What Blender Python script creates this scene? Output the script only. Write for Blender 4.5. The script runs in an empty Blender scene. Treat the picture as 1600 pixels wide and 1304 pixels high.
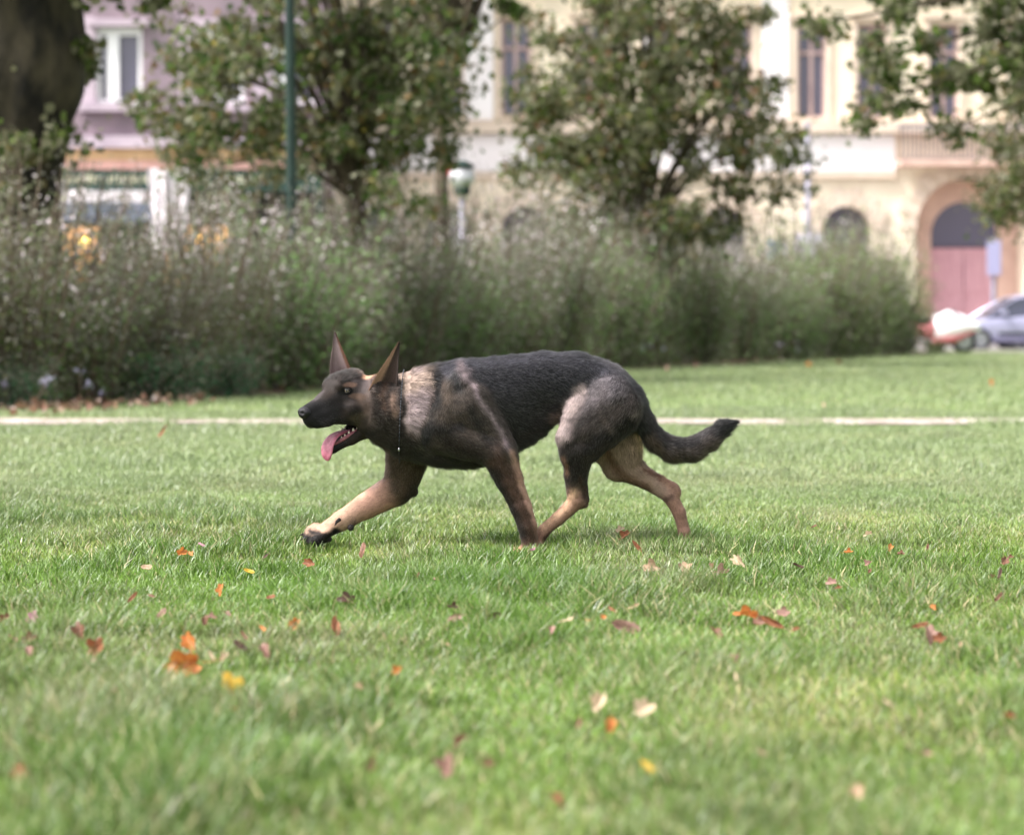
import bpy, math, random
import numpy as np
from mathutils import Vector, Matrix

rnd = random.Random(7)
rng = np.random.default_rng(7)
SC = bpy.context.scene
COL = SC.collection

# ------------------------------------------------------------------ camera, sky, sun, exposure
FPX, HOR, CH = 3840.0, 506.0, 0.716          # focal length in photo pixels, horizon row, camera height
cam_data = bpy.data.cameras.new("camera")
cam = bpy.data.objects.new("camera", cam_data)
COL.objects.link(cam)
cam.location = (0, 0, CH)
cam.rotation_euler = (math.radians(90), 0, 0)
cam_data.sensor_width = 36.0
cam_data.lens = FPX / 1600 * 36
cam_data.shift_y = -(652 - HOR) / 1600
cam_data.clip_start = 0.1
cam_data.clip_end = 2000
cam_data.dof.use_dof = True
cam_data.dof.focus_distance = 7.42
cam_data.dof.aperture_fstop = 3.1
SC.camera = cam

SUN_EL, SUN_AZ = math.radians(52), math.radians(-28)   # azimuth: measured from -Y (behind the camera) towards -X
world = bpy.data.worlds.new("World")
SC.world = world
world.use_nodes = True
nt = world.node_tree
bg = nt.nodes["Background"]
sky = nt.nodes.new("ShaderNodeTexSky")
sky.sky_type = 'NISHITA'
sky.sun_disc = False
sky.sun_elevation = SUN_EL
sky.air_density = 1.0
sky.dust_density = 4.0
sky.ozone_density = 0.6
hs = nt.nodes.new("ShaderNodeHueSaturation")
hs.inputs['Saturation'].default_value = 0.15          # thin cloud veils the blue
nt.links.new(sky.outputs[0], hs.inputs['Color'])
nt.links.new(hs.outputs[0], bg.inputs['Color'])
bg.inputs['Strength'].default_value = 0.15
# direction towards the sun
sdir = Vector((-0.72, -0.30, 0.0)).normalized() * math.cos(SUN_EL) + Vector((0, 0, math.sin(SUN_EL)))
sky.sun_rotation = math.atan2(sdir.x, sdir.y)
sun_data = bpy.data.lights.new("sun", 'SUN')
sun_data.energy = 2.2
sun_data.angle = math.radians(9)
sun_data.color = (1.0, 0.95, 0.90)
sun = bpy.data.objects.new("sun", sun_data)
COL.objects.link(sun)
sun.rotation_euler = sdir.to_track_quat('Z', 'Y').to_euler()
SC.view_settings.view_transform = 'Standard'
SC.view_settings.look = 'None'
SC.view_settings.gamma = 1.0
SC.view_settings.exposure = 1.35
SC.render.engine = 'CYCLES'
SC.cycles.max_bounces = 6
SC.cycles.transparent_max_bounces = 6
SC.cycles.use_denoising = True

# ------------------------------------------------------------------ helpers
def W(px, py, D):
    """the world point that the photo pixel (px, py) shows at distance D"""
    return ((px - 800) * D / FPX, D, CH - (py - HOR) * D / FPX)

def GD(py):
    return CH * FPX / (py - HOR)

def lin(c):
    return tuple((v / 255 / 12.92) if v / 255 <= 0.04045 else ((v / 255 + 0.055) / 1.055) ** 2.4 for v in c)

def tag(o, label=None, cat=None, group=None, kind=None):
    if label: o["label"] = label
    if cat: o["category"] = cat
    if group: o["group"] = group
    if kind: o["kind"] = kind
    return o

def empty(name, loc, rz=0.0):
    o = bpy.data.objects.new(name, None)
    o.empty_display_size = 0.2
    o.location = loc
    o.rotation_euler = (0, 0, rz)
    COL.objects.link(o)
    return o

def link(name, me, mat=None, parent=None):
    if mat is not None and not me.materials:
        me.materials.append(mat)
    o = bpy.data.objects.new(name, me)
    COL.objects.link(o)
    if parent is not None:
        o.parent = parent
    return o

def copy_tree(o, parent=None):
    c = o.copy()
    COL.objects.link(c)
    c.parent = parent
    for ch in [x for x in bpy.data.objects if x.parent == o]:
        copy_tree(ch, c)
    return c

def np_mesh(name, V, faces_flat, sizes, col=None, smooth=False):
    """fast mesh: V (n,3), flat loop indices, polygon sizes, optional per-vertex colour"""
    me = bpy.data.meshes.new(name)
    V = np.ascontiguousarray(V, dtype=np.float32)
    me.vertices.add(len(V)); me.vertices.foreach_set("co", V.ravel())
    ff = np.ascontiguousarray(faces_flat, dtype=np.int32)
    sz = np.ascontiguousarray(sizes, dtype=np.int32)
    me.loops.add(len(ff)); me.loops.foreach_set("vertex_index", ff)
    me.polygons.add(len(sz))
    st = np.zeros(len(sz), dtype=np.int32); st[1:] = np.cumsum(sz)[:-1]
    me.polygons.foreach_set("loop_start", st)
    me.polygons.foreach_set("loop_total", sz)
    if smooth:
        me.polygons.foreach_set("use_smooth", np.ones(len(sz), dtype=bool))
    if col is not None:
        at = me.color_attributes.new("Col", 'FLOAT_COLOR', 'POINT')
        c4 = np.ones((len(V), 4), dtype=np.float32); c4[:, :3] = col
        at.data.foreach_set("color", c4.ravel())
    me.update(calc_edges=True)
    return me

class MB:
    """collects boxes, prisms, tubes; builds ONE mesh object"""
    def __init__(s): s.v = []; s.f = []
    def add(s, vs, fs):
        n = len(s.v); s.v += [tuple(v) for v in vs]; s.f += [tuple(i + n for i in f) for f in fs]; return s
    def box(s, x0, x1, y0, y1, z0, z1):
        return s.add([(x0,y0,z0),(x1,y0,z0),(x1,y1,z0),(x0,y1,z0),(x0,y0,z1),(x1,y0,z1),(x1,y1,z1),(x0,y1,z1)],
                     [(0,3,2,1),(4,5,6,7),(0,1,5,4),(1,2,6,5),(2,3,7,6),(3,0,4,7)])
    def prism(s, poly, y0, y1):
        """poly of (x, z), counter-clockwise seen from -Y"""
        n = len(poly)
        s.add([(x, y0, z) for x, z in poly] + [(x, y1, z) for x, z in poly],
              [tuple(range(n)), tuple(range(2*n-1, n-1, -1))] + [(i, i+n, (i+1) % n + n, (i+1) % n) for i in range(n)])
        return s
    def tube(s, pts, rads, n=10, cap=True):
        pts = [Vector(p) for p in pts]; base = len(s.v); vs = []; fs = []
        up = None
        for i, p in enumerate(pts):
            d = (pts[min(i+1, len(pts)-1)] - pts[max(i-1, 0)]).normalized()
            if up is None:
                up = d.orthogonal().normalized()
            a = (up - d * up.dot(d)).normalized(); b = d.cross(a); up = a
            for k in range(n):
                t = 2*math.pi*k/n
                vs.append(p + (a*math.cos(t) + b*math.sin(t)) * rads[i])
        for i in range(len(pts)-1):
            for k in range(n):
                fs.append((i*n+k, i*n+(k+1) % n, (i+1)*n+(k+1) % n, (i+1)*n+k))
        if cap:
            fs.append(tuple(range(n-1, -1, -1))); fs.append(tuple((len(pts)-1)*n+k for k in range(n)))
        return s.add(vs, fs)
    def lathe(s, prof, c=(0,0,0), n=20):
        """prof: (r, z) from the bottom up"""
        m = len(prof); vs = []; fs = []
        for r, z in prof:
            for k in range(n):
                t = 2*math.pi*k/n; vs.append((c[0]+r*math.cos(t), c[1]+r*math.sin(t), c[2]+z))
        for i in range(m-1):
            for k in range(n):
                fs.append((i*n+k, i*n+(k+1) % n, (i+1)*n+(k+1) % n, (i+1)*n+k))
        fs.append(tuple(range(n-1, -1, -1))); fs.append(tuple((m-1)*n+k for k in range(n)))
        return s.add(vs, fs)
    def build(s, name, mat, parent=None, smooth=False, bevel=0, offset=None):
        me = bpy.data.meshes.new(name)
        v = s.v if offset is None else [(a-offset[0], b-offset[1], c-offset[2]) for a, b, c in s.v]
        me.from_pydata(v, [], s.f)
        if smooth:
            for p in me.polygons: p.use_smooth = True
        o = link(name, me, mat, parent)
        if bevel:
            m = o.modifiers.new("bevel", 'BEVEL'); m.width = bevel; m.segments = 3; m.limit_method = 'ANGLE'
        return o

def mat_new(name):
    m = bpy.data.materials.new(name); m.use_nodes = True
    return m, m.node_tree, m.node_tree.nodes["Principled BSDF"]

def mat_noise(name, c1, c2, scale=4.0, rough=0.85, bump=0.0, bscale=40.0, metallic=0.0, spec=0.3, stretch=(1,1,1), detail=6):
    """two-tone weathered surface on object coordinates"""
    m, t, b = mat_new(name); L = t.links.new
    tc = t.nodes.new("ShaderNodeTexCoord"); mp = t.nodes.new("ShaderNodeMapping"); mp.inputs['Scale'].default_value = stretch
    L(tc.outputs['Object'], mp.inputs['Vector'])
    n = t.nodes.new("ShaderNodeTexNoise"); n.inputs['Scale'].default_value = scale; n.inputs['Detail'].default_value = detail
    L(mp.outputs[0], n.inputs['Vector'])
    r = t.nodes.new("ShaderNodeValToRGB"); r.color_ramp.elements[0].position = 0.35; r.color_ramp.elements[1].position = 0.68
    r.color_ramp.elements[0].color = (*lin(c1), 1); r.color_ramp.elements[1].color = (*lin(c2), 1)
    L(n.outputs['Fac'], r.inputs['Fac']); L(r.outputs[0], b.inputs['Base Color'])
    b.inputs['Roughness'].default_value = rough; b.inputs['Metallic'].default_value = metallic
    b.inputs['Specular IOR Level'].default_value = spec
    if bump:
        n2 = t.nodes.new("ShaderNodeTexNoise"); n2.inputs['Scale'].default_value = bscale; n2.inputs['Detail'].default_value = 5
        L(mp.outputs[0], n2.inputs['Vector'])
        bp = t.nodes.new("ShaderNodeBump"); bp.inputs['Strength'].default_value = bump; bp.inputs['Distance'].default_value = 0.02
        L(n2.outputs['Fac'], bp.inputs['Height']); L(bp.outputs[0], b.inputs['Normal'])
    return m

def mat_leafy(name, transl=0.35, up=0.0, rough=0.5, gloss=0.12, back=None, hue_jit=0.0):
    """thin vegetation: vertex colour, light passes through"""
    m, t, b = mat_new(name); L = t.links.new
    t.nodes.remove(b); out = t.nodes["Material Output"]
    at = t.nodes.new("ShaderNodeAttribute"); at.attribute_name = "Col"
    col = at.outputs['Color']
    if hue_jit:
        oi = t.nodes.new("ShaderNodeObjectInfo")
        h = t.nodes.new("ShaderNodeHueSaturation")
        mr = t.nodes.new("ShaderNodeMapRange"); mr.inputs['To Min'].default_value = 1-hue_jit; mr.inputs['To Max'].default_value = 1+hue_jit
        L(oi.outputs['Random'], mr.inputs['Value']); L(mr.outputs[0], h.inputs['Value'])
        mr2 = t.nodes.new("ShaderNodeMapRange"); mr2.inputs['To Min'].default_value = 0.48; mr2.inputs['To Max'].default_value = 0.515
        L(oi.outputs['Random'], mr2.inputs['Value']); L(mr2.outputs[0], h.inputs['Hue'])
        L(col, h.inputs['Color']); col = h.outputs[0]
    if back is not None:
        ge = t.nodes.new("ShaderNodeNewGeometry"); mx = t.nodes.new("ShaderNodeMix"); mx.data_type = 'RGBA'
        L(ge.outputs['Backfacing'], mx.inputs[0]); L(col, mx.inputs[6]); mx.inputs[7].default_value = (*lin(back), 1)
        col = mx.outputs[2]
    d = t.nodes.new("ShaderNodeBsdfDiffuse"); tr = t.nodes.new("ShaderNodeBsdfTranslucent"); g = t.nodes.new("ShaderNodeBsdfGlossy")
    g.inputs['Roughness'].default_value = rough
    for n in (d, tr): L(col, n.inputs['Color'])
    if up:
        ge2 = t.nodes.new("ShaderNodeNewGeometry")
        vm = t.nodes.new("ShaderNodeVectorMath"); vm.operation = 'SCALE'; vm.inputs['Scale'].default_value = 1-up
        L(ge2.outputs['Normal'], vm.inputs[0])
        va = t.nodes.new("ShaderNodeVectorMath"); va.operation = 'ADD'; va.inputs[1].default_value = (0, 0, up)
        L(vm.outputs[0], va.inputs[0])
        vn = t.nodes.new("ShaderNodeVectorMath"); vn.operation = 'NORMALIZE'; L(va.outputs[0], vn.inputs[0])
        L(vn.outputs[0], d.inputs['Normal'])
    m1 = t.nodes.new("ShaderNodeMixShader"); m1.inputs[0].default_value = transl
    L(d.outputs[0], m1.inputs[1]); L(tr.outputs[0], m1.inputs[2])
    m2 = t.nodes.new("ShaderNodeMixShader"); m2.inputs[0].default_value = gloss
    fr = t.nodes.new("ShaderNodeFresnel"); fr.inputs[0].default_value = 1.4
    mm = t.nodes.new("ShaderNodeMath"); mm.operation = 'MULTIPLY'; mm.inputs[1].default_value = gloss*4
    L(fr.outputs[0], mm.inputs[0]); L(mm.outputs[0], m2.inputs[0])
    L(m1.outputs[0], m2.inputs[1]); L(g.outputs[0], m2.inputs[2]); L(m2.outputs[0], out.inputs['Surface'])
    return m

def mat_plain(name, c, rough=0.6, metallic=0.0, spec=0.4, emit=None, es=1.0, trans=0.0):
    m, t, b = mat_new(name)
    b.inputs['Base Color'].default_value = (*lin(c), 1)
    b.inputs['Roughness'].default_value = rough; b.inputs['Metallic'].default_value = metallic
    b.inputs['Specular IOR Level'].default_value = spec
    if trans: b.inputs['Transmission Weight'].default_value = trans
    if emit:
        b.inputs['Emission Color'].default_value = (*lin(emit), 1); b.inputs['Emission Strength'].default_value = es
    return m

# ------------------------------------------------------------------ smooth value noise (numpy)
def vnoise(x, y, seed=0):
    r = np.random.default_rng(seed); T = r.random((64, 64))
    xi = np.floor(x).astype(int); yi = np.floor(y).astype(int); fx = x-xi; fy = y-yi
    fx = fx*fx*(3-2*fx); fy = fy*fy*(3-2*fy)
    g = lambda a, b: T[a % 64, b % 64]
    return (g(xi, yi)*(1-fx)+g(xi+1, yi)*fx)*(1-fy)+(g(xi, yi+1)*(1-fx)+g(xi+1, yi+1)*fx)*fy
QUICK = False
# ================================================================== THE GROUND
def sheet(name, pts, z, mat, kind='structure'):
    me = bpy.data.meshes.new(name); me.from_pydata([(x, y, z) for x, y in pts], [], [tuple(range(len(pts)))])
    o = link(name, me, mat); tag(o, kind=kind); return o

# lawn soil under the blades
m, t, b = mat_new("lawn_turf"); L = t.links.new
tc = t.nodes.new("ShaderNodeTexCoord")
n1 = t.nodes.new("ShaderNodeTexNoise"); n1.inputs['Scale'].default_value = 1.3; n1.inputs['Detail'].default_value = 8
n2 = t.nodes.new("ShaderNodeTexNoise"); n2.inputs['Scale'].default_value = 14; n2.inputs['Detail'].default_value = 6
L(tc.outputs['Object'], n1.inputs['Vector']); L(tc.outputs['Object'], n2.inputs['Vector'])
ma = t.nodes.new("ShaderNodeMath"); ma.operation = 'ADD'; L(n1.outputs['Fac'], ma.inputs[0]); L(n2.outputs['Fac'], ma.inputs[1])
mh = t.nodes.new("ShaderNodeMath"); mh.operation = 'MULTIPLY'; mh.inputs[1].default_value = 0.5; L(ma.outputs[0], mh.inputs[0])
cr = t.nodes.new("ShaderNodeValToRGB"); cr.color_ramp.elements[0].position = 0.38; cr.color_ramp.elements[1].position = 0.62
cr.color_ramp.elements[0].color = (0.075, 0.125, 0.028, 1); cr.color_ramp.elements[1].color = (0.19, 0.25, 0.08, 1)
L(mh.outputs[0], cr.inputs['Fac']); L(cr.outputs[0], b.inputs['Base Color']); b.inputs['Roughness'].default_value = 0.95
M_turf = m
sheet("lawn_ground", [(-300, -60), (300, -60), (300, 61), (-300, 61)], 0.0, M_turf)
M_asphalt = mat_noise("road_asphalt", (112, 110, 118), (140, 136, 146), 3, 0.9, 0.4, 60)
sheet("road_surface", [(-300, 61), (300, 61), (300, 70.5), (-300, 70.5)], -0.02, M_asphalt)
M_pave = mat_noise("pavement_stone", (150, 142, 138), (172, 164, 160), 5, 0.9, 0.3, 30)
pv = MB().box(-300, 300, 70.5, 86, -0.3, 0.12).build("pavement", M_pave); tag(pv, kind='structure')
M_kerb = mat_noise("kerb_stone", (158, 152, 148), (182, 176, 172), 6, 0.9, 0.3, 30)
kb = MB().box(-300, 300, 70.2, 70.497, -0.3, 0.13).build("kerb", M_kerb); tag(kb, kind='structure')
kb = MB().box(-300, 300, 60.8, 61.1, -0.3, 0.09).build("kerb", M_kerb); tag(kb, kind='structure')
sheet("far_ground", [(-1500, 86), (1500, 86), (1500, 1500), (-1500, 1500)], -0.05, M_pave)
M_path = mat_noise("path_gravel", (140, 126, 116), (190, 178, 172), 4, 0.95, 0.5, 90)
pw = MB()
xs = np.linspace(-14, 22, 130); v = []; f = []
for i, x in enumerate(xs):
    a = 17.35 + 0.10*math.sin(x*2.1) + 0.05*math.sin(x*5.3+1); c = 18.35 + 0.08*math.sin(x*1.7+2) + 0.05*math.sin(x*6.1)
    v += [(x, a, 0.012), (x, c, 0.012)]
    if i: f.append((2*i-2, 2*i, 2*i+1, 2*i-1))
pw.add(v, f); tag(pw.build("footpath", M_path), kind='structure')

# hedge line: where the shrubs stand (photo column -> distance of the hedge foot)
HX = [(-600, 16.5), (0, 20.6), (200, 22.4), (400, 25.0), (600, 29.0), (800, 33.0), (1000, 39.5), (1200, 46.0), (1400, 55.5), (1470, 58.5)]
def hedge_D(px):
    return float(np.interp(px, [a for a, _ in HX], [b for _, b in HX]))

# bare earth below the shrubs
M_soil = mat_noise("soil_earth", (84, 66, 54), (128, 100, 86), 7, 0.98, 0.6, 50)
so = MB(); v = []; f = []
cols = list(range(-500, 1460, 30))
for i, px in enumerate(cols):
    D = hedge_D(px); x0, x1 = (px-800)*(D-0.5)/FPX, (px-800)*(D+3.5)/FPX
    v += [(x0+0.25*math.sin(i*1.3), D-0.35-0.2*math.sin(i*2.2), 0.016), (x1, D+3.5, 0.016)]
    if i: f.append((2*i-2, 2*i, 2*i+1, 2*i-1))
so.add(v, f); tag(so.build("soil_bed", M_soil), kind='structure')

# ================================================================== GRASS (one mass)
def lay_blades(n, D0, D1, margin, seed, skip=None):
    r = np.random.default_rng(seed)
    # even density over the wedge the camera sees, plus a margin each side
    D = D0+r.random(n*3)*(D1-D0)
    D = D[r.random(n*3) < (D*0.2084+margin)/(D1*0.2084+margin)][:n]
    x = (r.random(len(D))*2-1)*(D*0.2084+margin)
    if skip is not None:
        k_ = np.abs(x) > D*0.2084+skip; D, x = D[k_], x[k_]
    # nothing on the path, soil bed or road
    hd = np.interp(x*FPX/D+800, [a for a, _ in HX], [b for _, b in HX])
    ok = ~((D > 17.03+0.07*np.sin(x*2.1)) & (D < 18.72+0.07*np.sin(x*1.7+2)))
    ok &= ~((D > hd-0.3+0.25*np.sin(x*3)) & (D < hd+3.4) & (x*FPX/D+800 < 1440))
    # the tuft growing over the path edge and frayed path borders
    tuft = (np.abs(x*FPX/D+800-1255) < 30) & (D > 17.0) & (D < 17.9)
    fray = ((np.abs(D-17.15) < 0.22) | (np.abs(D-18.6) < .25)) & (vnoise(x*2.3, D*0+3, 6) > .42)
    fray |= (D > 17.1) & (D < 18.7) & (r.random(len(D)) < .05+.30*(vnoise(x*.9+5, D*.6, 12) > .72))
    ok |= tuft | fray
    return D[ok], x[ok]

def grass_mesh(sets):
    Vs, Fs, Ss, Cs = [], [], [], []; base = 0
    for (n, D0, D1, margin, h, w, seed, *sk) in sets:
        D, x = lay_blades(n, D0, D1, margin, seed, *sk); n = len(D)
        r = np.random.default_rng(seed+100)
        big = vnoise(x*1.1+9, D*0.8, 3); mid = vnoise(x*4+3, D*3.2, 5); sml = vnoise(x*13, D*13, 8)
        tuft = np.clip((mid*0.6+big*0.6+sml*0.35-0.72)*2.6, 0, 1)
        # thick clumps where the photo shows them (photo column, row -> ground)
        for (px, py, rx, sx) in ((1110, 1070, 0.30, 0.8), (960, 1010, 0.16, 0.5), (1590, 1140, 0.2, 0.7), (360, 1110, 0.14, 0.5), (60, 990, .2, .3),
                                 (1000, 866, 0.45, 0.35), (1180, 862, 0.3, 0.35), (900, 868, 0.25, 0.35), (1130, 985, 0.12, 0.7), (650, 990, .3, .3)):
            gd = GD(py); gx = (px-800)*gd/FPX
            tuft = np.maximum(tuft, sx*np.exp(-(((x-gx)/rx)**2+((D-gd)/(rx*1.3))**2)))
        gx, gd = (510-800)*7.65/FPX, 7.55
        short = 1-.62*np.exp(-(((x-gx)/.10)**2+((D-gd+.18)/.26)**2))
        hh = h*(0.45+0.55*r.random(n))*(0.55+0.85*tuft)*short
        ww = w*(0.6+0.8*r.random(n))
        ang = r.random(n)*2*np.pi; ln = (0.25+0.75*r.random(n)**1.5)*hh*0.9
        flop = r.random(n) < 0.12; ln = np.where(flop, hh*1.5, ln); hh = np.where(flop, hh*0.55, hh)
        dx, dy = np.cos(ang)*ln, np.sin(ang)*ln
        fa = r.random(n)*np.pi; wx, wy = np.cos(fa)*ww/2, np.sin(fa)*ww/2
        z0 = np.full(n, -0.004)
        P = np.zeros((n, 5, 3), dtype=np.float32)
        P[:, 0] = np.stack([x-wx, D-wy, z0], 1); P[:, 1] = np.stack([x+wx, D+wy, z0], 1)
        mx, my = x+dx*0.35, D+dy*0.35
        P[:, 2] = np.stack([mx+wx*0.8, my+wy*0.8, hh*0.62], 1); P[:, 3] = np.stack([mx-wx*0.8, my-wy*0.8, hh*0.62], 1)
        P[:, 4] = np.stack([x+dx, D+dy, hh], 1)
        k = np.arange(n)[:, None]*5+base
        F = np.concatenate([k+[0, 1, 2, 3], k+[3, 2, 4]], 1)
        Vs.append(P.reshape(-1, 3)); Fs.append(F.ravel()); Ss.append(np.tile([4, 3], n)); base += n*5
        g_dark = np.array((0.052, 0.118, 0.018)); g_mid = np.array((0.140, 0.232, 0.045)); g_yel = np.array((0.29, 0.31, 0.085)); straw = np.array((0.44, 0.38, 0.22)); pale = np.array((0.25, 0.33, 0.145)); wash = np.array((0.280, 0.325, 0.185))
        dry = np.clip((vnoise(x*1.7+50, D*0.9+20, 17)-0.45)*2.6, 0, 1)*(1-tuft)
        u = r.random(n)
        c = g_mid[None]*(1-tuft[:, None]*0.75)+g_dark[None]*tuft[:, None]*0.75
        a = (dry*0.90+0.10)[:, None]*(r.random(n)[:, None]); c = c*(1-a)+g_yel[None]*a
        c = np.where((u < 0.05+0.10*dry+.06*(D < 6.2))[:, None], straw[None], c); c = np.where((u > 0.86)[:, None], pale[None], c)
        c = c*(0.48+1.0*r.random(n))[:, None]*(.82+.36*vnoise(x*3+31, D*2.4, 41))[:, None]
        th = (np.clip((vnoise(x*2.6+70, D*1.9+9, 23)-.60)*3.2, 0, 1)*.42*(r.random(n) < .6))[:, None]; c = c*(1-th)+np.array((.30, .27, .17))[None]*th
        lush = (np.clip((vnoise(x*1.9+11, D*1.3+40, 29)-.55)*3, 0, 1)*.40)[:, None]*(1-th); c = c*(1-lush)+(np.array((.100, .215, .028))*1.0)[None]*lush*(.7+.6*r.random(n))[:, None]
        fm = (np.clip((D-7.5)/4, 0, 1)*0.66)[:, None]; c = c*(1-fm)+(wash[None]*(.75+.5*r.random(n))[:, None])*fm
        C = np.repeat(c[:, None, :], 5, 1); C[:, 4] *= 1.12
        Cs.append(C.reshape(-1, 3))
    return np_mesh("grass", np.concatenate(Vs), np.concatenate(Fs), np.concatenate(Ss), np.concatenate(Cs))

M_grass = mat_leafy("grass_blade", transl=0.40, up=0.40, rough=0.55, gloss=0.045)
GSETS = [(270000, 3.15, 6.4, 0.35, 0.076, 0.0040, 1), (330000, 6.4, 11.2, 0.4, 0.056, 0.0044, 2),
         (150000, 1.4, 6.4, 2.4, 0.07, 0.0056, 5, .35), (150000, 6.4, 20.0, 3.5, 0.058, 0.009, 6, .5), (60000, 18.7, 61.0, 8.0, .06, .026, 7, 1.0),
         (150000, 11.2, 20.0, 0.6, 0.055, 0.0075, 3), (150000, 18.7, 61.0, 1.0, 0.06, 0.016, 4)]
if QUICK: GSETS = [(g[0]//4, *g[1:5], g[5]*2, *g[6:]) for g in GSETS]
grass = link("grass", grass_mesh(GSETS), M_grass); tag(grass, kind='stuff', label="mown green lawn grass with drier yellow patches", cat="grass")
# ================================================================== BUILDINGS
BD = 76.0                                    # distance of the cream building's front
def bx(px): return (px-800)*BD/FPX
def bz(py): return CH-(py-HOR)*BD/FPX

def facade(name, x0, x1, z0, z1, holes, y, th, mat, parent):
    """wall slab with rectangular openings (x0,x1,z0,z1) cut right through, built as bands of blocks"""
    zs = sorted({z0, z1, *[h[2] for h in holes], *[h[3] for h in holes]})
    m = MB()
    for za, zb in zip(zs[:-1], zs[1:]):
        if zb-za < 1e-5: continue
        xs = [x0]
        for h in sorted(holes):
            if h[2] <= za+1e-6 and h[3] >= zb-1e-6: xs += [h[0], h[1]]
        xs.append(x1)
        for i in range(0, len(xs)-1, 2):
            if xs[i+1]-xs[i] > 1e-5: m.box(xs[i], xs[i+1], y, y+th, za, zb)
    return m.build(name, mat, parent)

M_cream = mat_noise("cream_render", (228, 213, 192), (240, 226, 206), 1.2, 0.9, 0.15, 20)
M_white = mat_noise("white_render", (238, 230, 232), (246, 240, 242), 1.0, 0.85, 0.1, 20)
M_pink = mat_noise("pinkish_stone", (196, 164, 152), (216, 186, 172), 2.0, 0.9, 0.25, 25)
M_trimc = mat_noise("pale_moulding", (206, 188, 172), (222, 204, 188), 2.0, 0.85, 0.15, 20)
M_frame = mat_noise("mauve_painted_wood", (176, 150, 150), (192, 166, 164), 3.0, 0.6)
M_glass = mat_plain("window_glass", (92, 88, 108), 0.08, 0.0, 0.9)
M_dark = mat_noise("dark_interior", (50, 52, 58), (66, 66, 74), 2.0, 0.6)
M_curt = mat_noise("net_curtain", (170, 160, 176), (196, 186, 200), 6, 0.9, stretch=(8, 8, 1))
M_door = mat_noise("rose_painted_door", (186, 140, 150), (204, 160, 170), 2.0, 0.6, stretch=(6, 6, .5))
M_metal = mat_noise("grey_painted_iron", (96, 90, 104), (120, 114, 130), 4, 0.5)

cb = empty("apartment_building", (bx(1300), BD, 0)); O = Vector(cb.location)
def put(mb, name, mat, parent=cb, off=None, **k):
    off = O if off is None else off
    return mb.build(name, mat, parent, offset=off, **k)

wins = []                                    # (px0, px1, py_top, py_bottom) of the first floor windows
for c, top, bot in ((806, 29, 183), (922, 34, 185), (1037, 36, 185), (1152, 38, 185), (1268, 38, 185), (1362, 38, 185), (1475, 38, 185), (1600, 38, 185), (700, 29, 183), (590, 29, 183)):
    wins.append((c-23, c+23, top, bot))
X0, X1 = bx(470), bx(2100)
holes = [(bx(a), bx(b_), bz(d), bz(c)) for a, b_, c, d in wins]
upper = [(bx(a), bx(b_), bz(-70), bz(-250)) for a, b_, c, d in wins]
# upper floors
facade("upper_wall", X0-O.x, X1-O.x, bz(207), bz(-420), [(h[0]-O.x, h[1]-O.x, h[2], h[3]) for h in holes+upper], 0, 0.45, M_cream, cb)
put(MB().box(X0-.05, X1+.05, BD-0.42, BD-0.003, bz(209), bz(192)), "string_course", M_trimc)
put(MB().box(X0-.05, X1+.05, BD-0.30, BD-0.003, bz(-20), bz(-34)), "string_course", M_trimc)
# big wall panels, overexposure painted as white, left of and between the windows
for a, b_ in ((725, 771), (1190, 1232), (1000, 1010)):
    put(MB().box(bx(a), bx(b_), BD-0.10, BD-0.002, bz(188), bz(-30)), "pilaster", M_white)
put(MB().box(bx(560), bx(1398), BD-0.14, BD-0.004, bz(268), bz(211)), "white_band", M_white)
put(MB().box(bx(560), bx(1398), BD-0.2, BD-0.004, bz(279), bz(270)), "cornice", M_trimc)
for a, b_, c, d in wins+[(a, b_, -250, -70) for a, b_, c, d in wins]:
    w = MB()
    xa, xb, zt, zb_ = bx(a), bx(b_), bz(c), bz(d); t_ = 0.09
    w.box(xa, xa+t_, BD+.15, BD+.25, zb_, zt).box(xb-t_, xb, BD+.15, BD+.25, zb_, zt)
    w.box(xa+t_, xb-t_, BD+.15, BD+.25, zt-t_, zt).box(xa+t_, xb-t_, BD+.15, BD+.25, zb_, zb_+t_)
    xm = (xa+xb)/2; w.box(xm-.05, xm+.05, BD+.14, BD+.24, zb_+t_, zt-t_)
    zm = zt-(zt-zb_)*0.30
    w.box(xa+t_, xm-.05, BD+.14, BD+.24, zm-.05, zm+.05).box(xm+.05, xb-t_, BD+.14, BD+.24, zm-.05, zm+.05)
    fr = put(w, "window", M_frame)
    put(MB().box(xa+.02, xb-.02, BD+.27, BD+.29, zb_+.02, zt-.02), "pane", M_glass, fr)
    # moulded surround
    s = MB(); q = 0.16
    s.box(xa-q, xa-.002, BD-.08, BD-.001, zb_, zt+q).box(xb+.002, xb+q, BD-.08, BD-.001, zb_, zt+q).box(xa-.002, xb+.002, BD-.08, BD-.001, zt+.002, zt+q)
    s.box(xa-q-.06, xb+q+.06, BD-.22, BD-.001, zt+q+.002, zt+q+.12).box(xa-q, xb+q, BD-.2, BD-.001, zb_-.12, zb_-.002)
    put(s, "surround", M_trimc, fr)
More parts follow.
